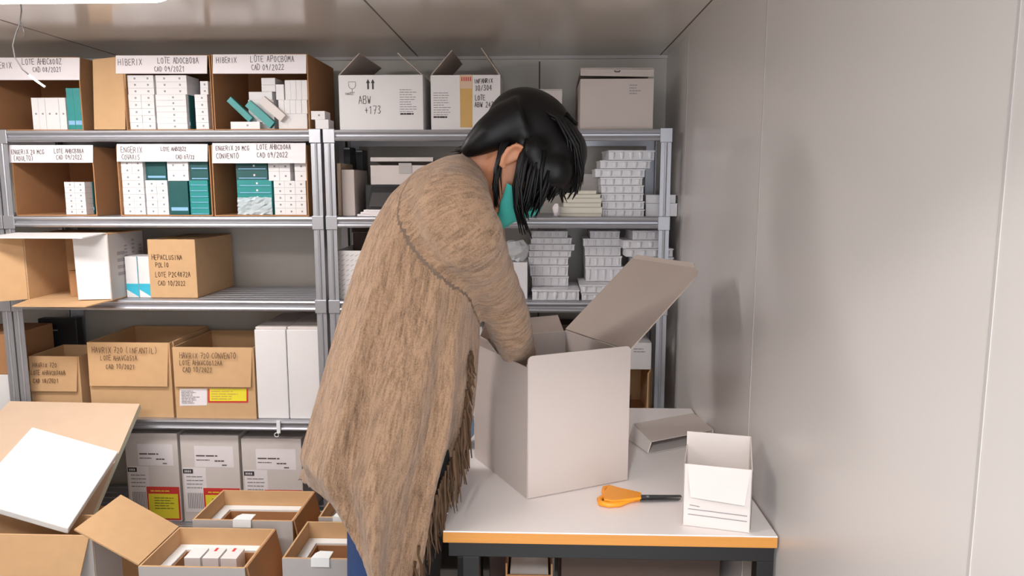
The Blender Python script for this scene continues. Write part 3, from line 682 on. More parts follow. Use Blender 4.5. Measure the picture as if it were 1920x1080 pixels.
# slim black blocks standing in for dark shapes by the back upright
for k, (pa, pb, py) in enumerate(((646, 658, 276), (669, 681, 281))):
    x0, x1, zt = dims(pa, pb, py, 2.88, Z2)
    t = thing('slim_dark_block', f'slim black block at back of right rack second shelf, {["left", "right"][k]} one', 'dark_block', ((x0+x1)/2, 2.95, Z2), 0, 'slim black blocks at back of second shelf')
    part('block_body', MB().box(x0, x1, 2.88, 2.965, Z2+.0006, zt), 'blackplastic', t, True, .001)
    part('pale_cap', MB().box(x0+.001, x1-.001, 2.879, 2.8799, zt-.008, zt-.002), 'metal', t, True)
# white box with ajar lid
x0, x1, zt = dims(695, 812, 310, 2.74, at(700, 346, 2.74).z)
zb = at(700, 346, 2.74).z
xk0, xk1 = at(690, 370, 2.70).x, at(742, 370, 2.70).x
t = thing('black_tablet_case', 'black flat case leaning under white box behind the woman\'s back', 'case', ((xk0+xk1)/2, 2.72, Z2))
b = MB(); b.slab([V((xk0, 2.68, Z2+.028)), V((xk1+.06, 2.68, Z2+.028)), V((xk1+.07, 2.72, zb-.006)), V((xk0+.008, 2.72, zb-.006))], .012)
part('case_body', b, 'blackplastic', t, True, .003)
b = MB(); b.slab([V((xk0+.008, 2.6785, Z2+.034)), V((xk1+.05, 2.6785, Z2+.034)), V((xk1+.055, 2.7185, zb-.012)), V((xk0+.016, 2.7185, zb-.012))], .0006)
part('screen', b, 'cable', t, True)
b = MB().box(xk0-.02, xk1+.16, 2.745, 2.95, Z2+.0006, zb-.001)
solo('dark_box', b, 'blackplastic', 'dark box carrying the white box with ajar lid, second shelf', 'box', bevel=.002)
t = thing('white_lidded_box', 'flat white box with ajar lid and front tab behind the woman\'s back', 'box', ((x0+x1)/2, 2.8, zb))
b = MB(); b.box(x0, x1, 2.74, 2.97, zb, zb+.003); b.box(x0, x1, 2.74, 2.743, zb+.003, zt); b.box(x0, x0+.003, 2.743, 2.967, zb+.003, zt); b.box(x1-.003, x1, 2.743, 2.967, zb+.003, zt); b.box(x0, x1, 2.967, 2.97, zb+.003, zt)
part('box_body', b, 'offwhite', t, True)
b = MB(); b.slab([V((x0, 2.97, zt+.002)), V((x1, 2.97, zt+.002)), V((x1, 2.745, zt+.026)), V((x0, 2.745, zt+.026))], .003); b.slab([V((x0, 2.742, zt+.014)), V((x1, 2.742, zt+.014)), V((x1, 2.744, zt+.026)), V((x0, 2.744, zt+.026))], .002)
part('lid', b, 'offwhite', t, True)
part('tab', MB().box(at(748, 320, 2.74).x, at(772, 320, 2.74).x, 2.7375, 2.7395, zb+.04, zt+.008), 'greycard', t, True)
for k in range(3):
    a = at(671+6*k, 400, 2.665).x
    solo('paper_sheet_pack', MB().box(a, a+.11-.012*k, 2.655, 2.735, Z2+.001+.008*k, Z2+.0085+.008*k), 'paper', f'white paper pack, {["lowest", "middle", "topmost"][k]} of three by the woman\'s back', 'paper pack', 'paper packs on second shelf', .001)
# trays with round cups
def traymesh(w, d, h, n, m='tray'):
    k = ('t', round(w, 3), round(d, 3), round(h, 4), n)
    if k in cache: return cache[k]
    b = MB(); r = min(w/n*.36, h*.46)
    b.box(-w/2, w/2, -d/2, d/2, h*.84, h)
    b.box(-w/2+.002, w/2-.002, -d/2+r*.45, d/2-.003, 0, h*.84)
    for i in range(n):
        x = -w/2+w*(i+.5)/n
        b.tube([(x, -d/2+r*.72, h*.1), (x, -d/2+r*.72, h*.45), (x, -d/2+r*.72, h*.80)], [r*.5, r*.7, r*.7], 12)
        for j in range(1, 6):
            yy = -d/2+d*(j+.3)/6.2; b.tube([(x, yy, h), (x, yy, h+.0012)], [r*.9, r*.6], 10)
    me = b.mesh('vial_tray', m, None, 0, False); cache[k] = me; return me
def trays(lst, Y, zb, lab, group, d=.14, n=5, nm='vial_tray', order=True):
    N = len(lst)
    Y0, d0 = Y, d
    for i, (pa, pb, py0, rz, *ex) in enumerate(lst):      # bottom to top; py0 = top edge in picture
        Y, d = (Y0+ex[0], ex[1]) if ex else (Y0, d0)
        x0, x1 = at(pa, py0+5, Y).x, at(pb, py0+5, Y).x; zt = at((pa+pb)/2, py0, Y).z
        o = bpy.data.objects.new(nm, traymesh(x1-x0, d, zt-zb-.0017, n)); COL.objects.link(o)
        o.location = ((x0+x1)/2, Y+d/2+.004, zb+.0003); o.rotation_euler = (0, 0, rz)
        rr = 'topmost' if i == N-1 else ORD[i]
        tag(o, f'white cupped plastic tray, {rr}, {lab}', 'tray', group); zb = zt
    return zb
trays([(1129, 1209, 392, 0), (1129, 1209, 377, .0), (1127, 1207, 362, .01), (1127, 1208, 347, 0), (1126, 1206, 332, -.01), (1115, 1210, 316, .02), (1124, 1220, 300, .03), (1137, 1226, 281, .10)], 2.70, Z2, 'tall tray stack on second shelf', 'trays stacked on second shelf right', .14, 5)
def slabs(lst, Y, zb, lab, group, m, d, name, cat, noun):
    N = len(lst)
    for i, (pa, pb, py0) in enumerate(lst):
        x0, x1 = at(pa, py0+4, Y).x, at(pb, py0+4, Y).x; zt = at(pa, py0, Y).z
        b = MB(); b.box(x0, x1, Y, Y+d, zb+.0003, zt-.0008); b.box(x0-.002, x1+.002, Y-.002, Y+d+.002, zt-.0030, zt-.0006)
        rr = 'topmost' if i == N-1 else ORD[i]
        solo(name, b, m, f'{noun}, {rr}, {lab}', cat, group, .0006); zb = zt
slabs([(1048, 1128, 400), (1050, 1129, 388), (1057, 1127, 380), (1058, 1128, 371), (1058, 1126, 364), (1060, 1118, 357)], 2.69, Z2, 'flat stack beside tray stack', 'cream trays on second shelf', 'cream', .13, 'flat_tray', 'tray', 'cream shallow tray')
slabs([(1211, 1270, 381), (1211, 1267, 365)], 2.72, Z2, 'pair behind the right upright', 'flat white boxes at right upright', 'tray', .12, 'flat_box', 'box', 'flat white box')
plain('grey_box', 1090, 1126, 326, Z2, 2.86, .1, 'greycard', 'grey box standing behind the cream trays, second shelf', None)
# crumpled paper beside the hair
b = MB(); rng = random.Random(5); c = at(1043, 382, 2.68)
b.ell(c, (.013, .02, .024), 10); b.v = [p+V((rng.uniform(-.004, .004), rng.uniform(-.004, .004), rng.uniform(-.004, .004))) for p in b.v]
zz = min(p.z for p in b.v); b.v = [p-V((0, 0, zz-Z2-.0005)) for p in b.v]
solo('crumpled_paper', b, 'paper', 'crumpled white paper at the woman\'s fringe on second shelf', 'paper')
# --- third shelf, right rack
x0, x1, zt = dims(629, 735, 470, 2.67, Z3)
t = thing('patterned_white_box', 'white box printed with grey slanted lettering, open dark top, third shelf', 'box', ((x0+x1)/2, 2.78, Z3))
b = MB(); z0 = Z3+.0006; d = .26; Y = 2.67
b.box(x0, x1, Y, Y+d, z0, z0+.003); b.box(x0, x1, Y, Y+.003, z0+.003, zt); b.box(x0, x1, Y+d-.003, Y+d, z0+.003, zt+.05); b.box(x0, x0+.003, Y+.003, Y+d-.003, z0+.003, zt); b.box(x1-.003, x1, Y+.003, Y+d-.003, z0+.003, zt)
part('box_body', b, 'white', t, True)
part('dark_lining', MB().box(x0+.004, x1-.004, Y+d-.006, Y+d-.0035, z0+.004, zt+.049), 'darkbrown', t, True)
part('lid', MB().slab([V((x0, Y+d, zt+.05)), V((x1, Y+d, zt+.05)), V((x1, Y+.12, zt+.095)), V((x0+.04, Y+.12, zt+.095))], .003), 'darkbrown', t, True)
pr = MB(); rng = random.Random(8)
for i in range(7):
    for j in range(9):
        xa = x0+.006+.017*i; za = z0+.012+.018*j
        if xa < x1-.02 and za < zt-.012: pr.quad((xa, Y-.0006, za), (xa+.011, Y-.0006, za+.007), (xa+.011, Y-.0006, za+.010), (xa, Y-.0006, za+.003))
part('print', pr, 'greycard', t, True)
trays([(997, 1087, 543, 0, -.09, .22), (996, 1066, 518, .02), (993, 1066, 497, 0), (990, 1066, 482, 0), (990, 1071, 470, .02), (992, 1078, 458, 0), (994, 1072, 446, .02), (996, 1065, 433, 0)], 2.76, Z3, 'tray stack nearest her forearm, third shelf', 'trays on third shelf left stack', .14, 5)
zz = trays([(1090, 1180, 550, 0, -.09, .22), (1088, 1180, 534, 0, -.09, .22), (1098, 1170, 500, 0), (1097, 1166, 480, .02), (1096, 1165, 462, 0), (1093, 1166, 447, .01), (1106, 1163, 433, 0)], 2.76, Z3, 'middle tray stack on third shelf', 'trays on third shelf middle stack', .14, 5)
trays([(1190, 1262, 535, 0), (1184, 1262, 502, 0), (1186, 1263, 482, .02), (1172, 1262, 466, .05), (1166, 1252, 450, .06), (1182, 1250, 432, .10)], 2.69, Z3, 'tray stack behind right upright, third shelf', 'trays on third shelf right stack', .14, 4)
x0, x1, zt = dims(930, 990, 520, 2.70, Z3)
plain('white_packet', 925, 989, 492, Z3, 2.70, .2, 'tray', 'white packet with clear plastic sleeve behind her forearm, third shelf')
b = MB(); rng = random.Random(9); c = at(964, 486, 2.69); b.ell(c, (.055, .03, .04), 12); b.v = [p+V((rng.uniform(-.007, .007), rng.uniform(-.007, .007), rng.uniform(-.007, .007))) for p in b.v]
zz = min(p.z for p in b.v); zt = at(957, 492, 2.70).z; b.v = [p+V((0, .035, zt+.0003-zz)) for p in b.v]
solo('plastic_bag', b, 'bag', 'crinkled clear plastic bag resting on white packet, third shelf', 'bag')
# --- fourth shelf, right rack (seen behind the packing box)
x0, x1, zt = dims(1120, 1222, 690, 2.68, Z4)
t = thing('open_cardboard_box', 'brown carton with open front, behind the packing box on fourth shelf', 'box', ((x0+x1)/2, 2.8, Z4))
b = MB(); z0 = Z4+.0006; Y = 2.68; d = .27
b.box(x0, x1, Y, Y+d, z0, z0+.004); b.box(x0, x1, Y, Y+d, zt-.004, zt); b.box(x0, x0+.004, Y, Y+d, z0+.004, zt-.004); b.box(x1-.004, x1, Y, Y+d, z0+.004, zt-.004); b.box(x0, x1, Y+d-.004, Y+d, z0+.004, zt-.004)
part('carton_shell', b, 'kraft', t, True)
part('flap', MB().slab([V((x1-.002, Y-.001, z0)), V((x1-.002, Y-.001, zt)), V((x1-.022, Y-.06, zt-.004)), V((x1-.022, Y-.06, z0+.001))], .004), 'kraft', t, True)
x0b, x1b, ztb = dims(1125, 1220, 640, 2.68, zt)
t = thing('white_box', 'white box with printed text on top of brown carton, fourth shelf', 'box', ((x0b+x1b)/2, 2.78, zt))
part('box_body', MB().box(x0b, x1b, 2.66, 2.9, zt+.0006, ztb), 'white', t, True, .002)
pr = MB(); p0, p1 = at(1188, 662, 2.6594), at(1216, 652, 2.6594); bars(pr, p0.x, p1.x, p0.z, p1.z, 2, 2.6594, .35); part('print', pr, 'print', t, True)
for k in range(3):
    a = x0+.03+.022*k+.05
    solo('dark_bottle', MB().tube([(a, 2.76, Z4+.005), (a, 2.76, Z4+.075), (a, 2.76, Z4+.085), (a, 2.76, Z4+.1)], [.009, .009, .004, .004], 12), 'blackplastic', f'dark bottle inside brown carton, {["left", "middle", "right"][k]} of three', 'bottle', 'dark bottles in brown carton', smooth=True)
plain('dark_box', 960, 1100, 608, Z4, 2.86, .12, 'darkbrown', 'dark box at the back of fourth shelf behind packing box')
plain('white_box', 800, 905, 612, Z4, 2.70, .2, 'white', 'white box on fourth shelf in the gap between woman and packing box')

# ------------------------------------------------------------------ table
ZT = .76
TX0, TX1, TY0, TY1 = at(838, 1003, 1.54).x, XR-.004, atz(1100, 1000, ZT).y, 2.36
t = thing('work_table', 'white topped work table with plywood edge and black steel frame', 'table', ((TX0+TX1)/2, (TY0+TY1)/2, 0))
part('tabletop', MB().box(TX0, TX1, TY0, TY1, ZT-.003, ZT), 'laminate', t, True, .0008)
part('tabletop_edge', MB().box(TX0, TX1, TY0, TY1, ZT-.026, ZT-.0031), 'wood', t, True, .001)
fr = MB()
fr.box(TX0+.01, TX1-.002, TY0+.012, TY0+.045, ZT-.062, ZT-.0262); fr.box(TX0+.01, TX1-.002, TY1-.045, TY1-.012, ZT-.062, ZT-.0262)
fr.box(TX0+.01, TX0+.043, TY0+.046, TY1-.046, ZT-.062, ZT-.0262); fr.box(TX1-.035, TX1-.002, TY0+.046, TY1-.046, ZT-.062, ZT-.0262)
part('frame', fr, 'black', t, True, .001)
for xx in (TX0+.04, TX1-.037):
    for yy in (TY0+.012, TY1-.047): part('leg', MB().box(xx, xx+.035, yy, yy+.035, 0, ZT-.0622), 'black', t, True, .001)
# things under the table
def under(px0, px1, py0, Y, d, m, lab, name='storage_box', bevel=.002):
    zt = at(px0, py0, Y).z; x0, x1 = at(px0, py0+40, Y).x, at(px1, py0+40, Y).x
    return solo(name, MB().box(x0, x1, Y, Y+d, 0.001, zt), m, lab, 'box', None, bevel)
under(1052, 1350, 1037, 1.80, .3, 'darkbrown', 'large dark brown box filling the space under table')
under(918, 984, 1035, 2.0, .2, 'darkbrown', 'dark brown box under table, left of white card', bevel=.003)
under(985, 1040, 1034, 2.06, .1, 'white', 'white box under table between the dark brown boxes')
x0, x1 = at(948, 1070, 1.72).x, at(1036, 1070, 1.72).x; zt = at(950, 1056, 1.72).z
t = thing('open_cardboard_box', 'open brown carton with white sheet inside, under the table', 'box', ((x0+x1)/2, 1.8, 0))
b = MB(); b.box(x0, x1, 1.72, 1.90, .001, .005); b.box(x0, x0+.004, 1.72, 1.90, .005, zt); b.box(x1-.004, x1, 1.72, 1.9, .005, zt); b.box(x0+.004, x1-.004, 1.896, 1.9, .005, zt); b.box(x0+.004, x1-.004, 1.72, 1.724, .005, zt-.03)
part('carton_shell', b, 'kraftd', t, True)
part('inner_sheet', MB().box(x0+.01, x1-.01, 1.73, 1.89, zt-.045, zt-.04), 'foam', t, True)
under(858, 896, 1045, 1.95, .2, 'blackplastic', 'black box under the table behind the left leg')
b = MB(); c = at(1398, 1085, 1.95); b.tube([V((c.x, 1.92, .08+.0)), V((c.x, 1.99, .08))], .0795, 24)
solo('tape_roll', MB().tube([V((c.x-.02, 1.95, .001)), V((c.x-.02, 1.95, at(1398, 1052, 1.95).z))], .045, 24), 'kraftd', 'brown cardboard tube standing under table by the wall', 'tube', smooth=False)

# ------------------------------------------------------------------ packing box on table
FL, FR_, BL = atz(988, 936, ZT), atz(1176, 900, ZT), atz(890, 857, ZT)
FL.z = FR_.z = BL.z = 0; BR = FR_+BL-FL
zl, zf = at(984, 690, FL.y).z, at(988, 668, FL.y).z; zb = ZT+.001
t = thing('packing_box', 'tall pinkish white packing box on the table with raised lid flap', 'box', (FL+BR)/2+V((0, 0, ZT)))
def wall(mb, a, b, z0, z1, th=.0035): mb.slab([V((a.x, a.y, z0)), V((b.x, b.y, z0)), V((b.x, b.y, z1)), V((a.x, a.y, z1))], th)
b = MB(); b.slab([V((p.x, p.y, zb)) for p in (FL, BL, BR, FR_)], .003)
zmin = min(p.z for p in b.v); b.v = [p+V((0, 0, zb-zmin)) for p in b.v]
wall(b, FL, FR_, zb+.003, zf-.02); wall(b, FR_, BR, zb+.003, zl+.012); wall(b, BR, BL, zb+.003, zl+.01); wall(b, BL, FL, zb+.003, zl)
part('box_body', b, 'pinkcard', t, True)
e = (FR_-FL).normalized(); nrm = V((-e.y, e.x, 0))
def rounded(a, b_, z0, z1, r=.012):
    u = (b_-a); L = u.length; u.normalize(); pts = [a+u*.001+V((0, 0, z0)), a+u*(L-.001)+V((0, 0, z0))]
    for k in range(5): an = math.pi/2*k/4; pts.append(a+u*(L-r+r*math.cos(an))+V((0, 0, z1-r+r*math.sin(an))))
    for k in range(5): an = math.pi/2*(1+k/4); pts.append(a+u*(r+r*math.cos(an))+V((0, 0, z1-r+r*math.sin(an))))
    return pts
part('front_panel', MB().slab(rounded(FL-nrm*.003, FR_-nrm*.003, zb+.001, zf), .0025), 'pinkcard', t, True)
on = (FR_-BR).cross(V((0, 0, 1))).normalized()
if on.x < 0: on = -on
lo_, hi_ = .05, .6
for _ in range(40):
    a = (lo_+hi_)/2; q = at(1319, 506, FR_.y+on.y*a)
    if q.x > FR_.x+on.x*a: lo_ = a
    else: hi_ = a
vv = V((on.x*a, on.y*a, at(1319, 506, FR_.y+on.y*a).z-zl-.013)); hA, hB = FR_+V((0, 0, zl+.013)), BR+V((0, 0, zl+.013))
TR, TL = hA+vv, hB+vv; ud = (TL-TR).normalized(); vd = vv.normalized()
pts = [hA, hB, TL-vd*.004, TL-ud*.004, TR+ud*.03, TR+ud*.012-vd*.008, TR-vd*.03]
part('lid_flap', MB().slab(pts, .0035), 'flapin', t, True, label='grey lid flap raised to the right')
part('tuck_tab', MB().slab([TR+ud*.03+vd*0, TL-ud*.004, TL-ud*.016+V((.003, 0, .014)), TR+ud*.04+V((.004, 0, .013))], .003), 'flapin', t, True)
part('inner_flap', MB().slab([BL+V((0.012, .0, zl+.008)), BR+V((-.006, 0, zl+.008)), BR+V((.004, .035, zl+.05))-e*.03, BL+V((.03, .035, zl+.05))], .003), 'flapin', t, True)
pts = [BL+V((0, 0, zl)), BL*.55+FL*.45+V((0, 0, zl)), BL*.6+FL*.4+V((-.016, -.008, zl+.03)), BL*.95+FL*.05+V((-.016, -.008, zl+.036))]
part('side_flap', MB().slab(pts, .003), 'flapin', t, True)
# ------------------------------------------------------------------ small open box at table corner
A0, A1 = atz(1279, 985, ZT), atz(1406, 1000, ZT); A0 = V((A0.x, A0.y, 0)); A1 = V((A1.x, A1.y, 0))
u = (A1-A0).normalized(); nb = V((-u.y, u.x, 0)); D = .125
B0, B1 = A0+nb*D, A1+nb*D
hf, hb = at(1279, 869, A0.y).z-ZT, at(1294, 808, B0.y).z-ZT; z0 = ZT+.001
t = thing('small_white_box', 'small white box with folded front flap at the table corner by wall', 'box', (A0+B1)/2+V((0, 0, ZT)))
b = MB(); b.slab([V((p.x, p.y, z0+.002)) for p in (A0, A1, B1, B0)], .002)
wall(b, A0, A1, z0+.002, ZT+hf, .002); wall(b, B1, B0, z0+.002, ZT+hb, .002); wall(b, B0, A0, z0+.002, ZT+hf, .002)
b.slab([V((A1.x, A1.y, z0+.002)), V((B1.x, B1.y, z0+.002)), V((B1.x, B1.y, ZT+hb)), V((A1.x, A1.y, ZT+hf))], .002)
part('box_body', b, 'offwhite', t, True)
part('side_panel', MB().slab([A1+V((0, 0, z0+.004))+u*.0012+nb*.006, B1+V((0, 0, z0+.004))+u*.0012-nb*.02, B1+V((0, 0, ZT+hf-.02))+u*.0012-nb*.02, A1+V((0, 0, ZT+hf-.004))+u*.0012+nb*.006], .0006), 'blackplastic', t, True, label='black side panel')
fz = ZT+hf
part('front_flap', MB().slab([A0+u*.006+V((0, 0, fz)), A1-u*.004+V((0, 0, fz)), A1-u*.014-nb*.016+V((0, 0, fz-.072)), A0+u*.016-nb*.016+V((0, 0, fz-.066))][::-1], .002), 'offwhite', t, True)
pr = MB()
for q, (a, b_, zz) in enumerate(((.08, .95, .038), (.08, .95, .026), (.1, .25, .047))):
    L = (A1-A0).length; pr.slab([A0+u*L*a-nb*.0008+V((0, 0, ZT+zz)), A0+u*L*b_-nb*.0008+V((0, 0, ZT+zz-.002)), A0+u*L*b_-nb*.0008+V((0, 0, ZT+zz)), A0+u*L*a-nb*.0008+V((0, 0, ZT+zz+.0018))], .0004)
part('print', pr, 'print', t, True)
# torn packing sheets at the back of the table
t = thing('folded_cardboard', 'folded pale cardboard lying at back corner of the table', 'cardboard', atz(1260, 815, ZT))
q = [atz(1188, 796, ZT+.045), atz(1300, 776, ZT+.045), atz(1350, 806, ZT+.03), atz(1222, 829, ZT+.03)]
q = [q[0], q[1], q[1]+(q[3]-q[0]), q[3]]
part('upper_panel', MB().slab(q, .003), 'pinkcard', t, True)
q2 = [V((p.x, p.y, ZT+.002)) for p in (q[0], q[1], q[2], q[3])]
part('lower_panel', MB().slab([p+V((.0, -.01, 0)) for p in q2], .002), 'greycard', t, True)
part('fold', MB().slab([q[0], q[3], V((q2[3].x-.01, q2[3].y-.012, ZT+.004)), V((q2[0].x-.012, q2[0].y-.01, ZT+.004))], .003), 'offwhite', t, True)
part('back_fold', MB().slab([q[1], q[2], V((q2[2].x, q2[2].y, ZT+.004)), V((q2[1].x, q2[1].y, ZT+.004))], .003), 'offwhite', t, True)
# blue bag between woman and box
b = MB(); rng = random.Random(4)
c0 = atz(872, 862, ZT); 
b.ell((c0.x-.02, c0.y+.11, ZT+.062), (.034, .04, .058), 16); b.v = [p+V((rng.uniform(-.004, .004), rng.uniform(-.004, .004), rng.uniform(-.003, .003))) for p in b.v]
zz = min(p.z for p in b.v); b.v = [p+V((0, 0, ZT+.0005-zz)) for p in b.v]
solo('blue_plastic_bag', b, 'bluebag', 'pale blue plastic bag on the table between woman and packing box', 'bag', smooth=True)
# scissors
t = thing('scissors', 'scissors with orange handles lying open on the table', 'scissors', atz(1200, 938, ZT))
def S(px, py, dz=0): return atz(px, py, ZT)+V((0, 0, dz))
def ringpath(pts): return [S(*p, .007) for p in pts]
h1 = ringpath([(1200, 938), (1180, 931), (1160, 924), (1142, 919), (1133, 921), (1132, 928), (1140, 934), (1160, 938), (1180, 940), (1200, 941)])
h2 = ringpath([(1200, 940), (1180, 943), (1160, 951), (1140, 952), (1126, 949), (1124, 942), (1134, 936), (1156, 937), (1180, 938), (1200, 940)])
part('handle', MB().tube(h1, [.006]*10, 10), 'orange', t, True, 0, True); part('handle', MB().tube(h2, [.0065]*10, 10), 'orange', t, True, 0, True)
hw = MB(); hw.slab([S(1150, 923, .010), S(1202, 935, .010), S(1202, 945, .010), S(1150, 951, .010), S(1132, 948, .010), S(1131, 937, .010), S(1140, 922, .010)], .006); part('handle_web', hw, 'orange', t, True, .002)
part('blade', MB().slab([S(1200, 936, .009), S(1276, 934, .006), S(1278, 937, .006), S(1200, 942, .009)], .002), 'steel', t, True)
part('blade', MB().slab([S(1200, 938, .006), S(1276, 939, .004), S(1272, 942, .004), S(1200, 945, .006)], .002), 'steel', t, True)
part('pivot_screw', MB().tube([S(1214, 939, .008), S(1214, 939, .0115)], .004, 12), 'metal', t, True)

# ------------------------------------------------------------------ open boxes on the floor, lower left
ZRIM = .477
def kit(x0, x1, y0, y1, lab, rightflap=True, insert=True, grp='open shipping boxes on the floor', ZRIM=.477):
    t = thing('open_shipping_box', lab, 'box', ((x0+x1)/2, (y0+y1)/2, 0), 0, grp)
    b = MB(); z0 = .001
    b.box(x0, x1, y0, y1, z0, z0+.004)
    b.box(x0, x1, y0, y0+.005, z0+.004, ZRIM); b.box(x0, x1, y1-.005, y1, z0+.004, ZRIM); b.box(x0, x0+.005, y0+.005, y1-.005, z0+.004, ZRIM); b.box(x1-.005, x1, y0+.005, y1-.005, z0+.004, ZRIM)
    part('carton_shell', b, 'kraft', t, True)
    part('front_print_face', MB().box(x0, x1, y0-.0015, y0-.0002, z0, ZRIM-.001), 'greycard', t, True, label='grey white printed outside face')
    if insert:
        zi = ZRIM-.05; m_ = .03; i_ = MB(); xa, xb, ya, yb = x0+.0055, x1-.0055, y0+.0055, y1-.0055
        i_.box(xa, xb, ya, ya+m_, zi-.05, zi); i_.box(xa, xb, yb-m_, yb, zi-.05, zi); i_.box(xa, xa+m_, ya+m_, yb-m_, zi-.05, zi); i_.box(xb-m_, xb, ya+m_, yb-m_, zi-.05, zi)
        part('foam_insert', i_, 'foam', t, True, .001)
        wl = MB(); q = .001; xa += m_+q; xb -= m_+q; ya += m_+q; yb -= m_+q
        wl.box(xa, xb, yb-.003, yb, zi-.09, zi-.006); wl.box(xa, xb, ya, ya+.003, zi-.09, zi-.006); wl.box(xa, xa+.003, ya+.003, yb-.003, zi-.09, zi-.006); wl.box(xb-.003, xb, ya+.003, yb-.003, zi-.09, zi-.006); wl.box(xa, xb, ya, yb, zi-.094, zi-.0902)
        part('inner_carton', wl, 'kraftd', t, True)
    if rightflap:
        part('flap', MB().slab([V((x1+.001, y0+.004, ZRIM)), V((x1+.001, y1-.004, ZRIM)), V((x1+.028, y1-.004, ZRIM-.14)), V((x1+.028, y0+.004, ZRIM-.14))], .004), 'kraftd', t, True, label='kraft right flap hanging outside')
    return t
t = kit(-1.04, -.735, 2.10, 2.32, 'open shipping box with foam insert, nearest the labelled bottom shelf boxes')
def tabcard(parent, x, y, w=.05):
    b = MB(); b.slab([V((x, y-.006, ZRIM-.018)), V((x+w, y-.006, ZRIM-.018)), V((x+w+.002, y-.003, ZRIM+.006)), V((x+w-.004, y+.03, ZRIM+.012)), V((x+.012, y+.03, ZRIM+.012)), V((x+.002, y-.003, ZRIM+.006))][:4], .0015)
    b = MB(); b.slab([V((x, y-.007, ZRIM-.02)), V((x+w, y-.007, ZRIM-.02)), V((x+w, y-.004, ZRIM+.004)), V((x, y-.004, ZRIM+.004))], .0015)
    b.slab([V((x, y-.004, ZRIM+.004)), V((x+w, y-.004, ZRIM+.004)), V((x+w+.001, y+.034, ZRIM+.004)), V((x+.014, y+.036, ZRIM+.004)), V((x+.004, y+.022, ZRIM+.004))], .0015)
    part('white_tab', b, 'foam', parent, True)
tabcard(t, -.915, 2.10, .055)
tB = kit(-1.056, -.77, 1.822, 2.048, 'open shipping box with red tipped medicine packs, at bottom edge')
h0, h1 = V((-1.058, 1.824, ZRIM)), V((-1.058, 2.046, ZRIM)); fv = (at(126, 1010, 1.83)-h0+at(237, 915, 2.05)-h1)/2
part('flap', MB().slab([h0, h1, h1+fv, h0+fv][::-1], .004), 'kraft', tB, True, label='large kraft left flap standing open')
zi = ZRIM-.05-.09
for k in range(3):
    xa = -.995+.052*k
    tt = thing('vial_pack', f'white vial pack with red print in front open box, {["left", "middle", "right"][k]} of three', 'box', (xa+.022, 1.97, zi), 0, 'vial packs in front open box')
    part('pack_body', MB().box(xa, xa+.046, 1.945, 2.005, zi+.0006, zi+.10), 'white', tt, True, .001)
    if k: part('red_mark', MB().box(xa+.016, xa+.024, 1.985, 2.004, zi+.10, zi+.1004), 'red', tt, True)
tC = kit(-.69, -.40, 1.878, 2.10, 'open shipping box with foam insert right behind the woman\'s leg', rightflap=False)
tabcard(tC, -.61, 1.878, .05)
tD = kit(-.665, -.39, 2.13, 2.34, 'open shipping box with foam insert under the cardigan hem, beside rack', rightflap=False)
tabcard(tD, -.62, 2.13, .045)
# box at the lower left corner
ZE = .52
t = kit(-1.62, -1.225, 1.90, 2.03, 'open shipping box at lower left corner with hanging kraft flap', rightflap=False, insert=False, ZRIM=ZE)
part('flap', MB().slab([V((-1.61, 1.897, ZE+.001)), V((-1.61, 1.86, ZE-.14)), V((-1.255, 1.86, ZE-.14)), V((-1.232, 1.897, ZE+.001))], .004), 'kraft', t, True, label='kraft front flap hanging outside')
part('side_print_face', MB().box(-1.2248, -1.2235, 1.902, 2.028, .002, ZE-.002), 'greycard', t, True)
# leaning lids
P0, P1 = at(262, 757, 2.60), at(190, 925, 2.20)
dn = (P1-P0); lf = V((-1, .03, 0)); n_ = dn.cross(lf).normalized()
if n_.y > 0: n_ = -n_
P1 = P0+dn*1.34
q = [P0, P1, P1+lf*.62, P0+lf*.50]
solo('shipping_box', MB().box(-1.62, -1.30, 2.06, 2.30, .001, .425), 'kraft', 'closed kraft box under the leaning insulated lid', 'box', bevel=.002)
t = thing('insulated_lid', 'large pale kraft insulated lid leaning against left rack', 'lid', (P1+P1+lf*.6)/2)
bd = MB(); nq = [p for p in q]; bd.slab([p+n_*.0 for p in nq], .003)
if (bd.v[4]-bd.v[0]).dot(n_) > 0: nq = nq[::-1]
part('kraft_face', MB().slab(nq, .003), 'kraftl', t, True)
part('foam_core', MB().slab([p-n_*.0032 for p in nq], .018), 'foamedge', t, True)
W0, W1, W2 = at(60, 800, 2.32), at(222, 846, 2.30), at(128, 990, 1.915)
W3 = W0+W2-W1
cen = (W0+W1+W2+W3)/4
wm_ = MB().slab([W0, W3, W2, W1], .022)
if (wm_.v[4]-wm_.v[0]).dot(FWD) < 0: wm_ = MB().slab([W1, W2, W3, W0], .022)
solo('white_foam_lid', wm_, 'foam', 'white polystyrene lid lying on the pale kraft lid', 'lid', bevel=.004)

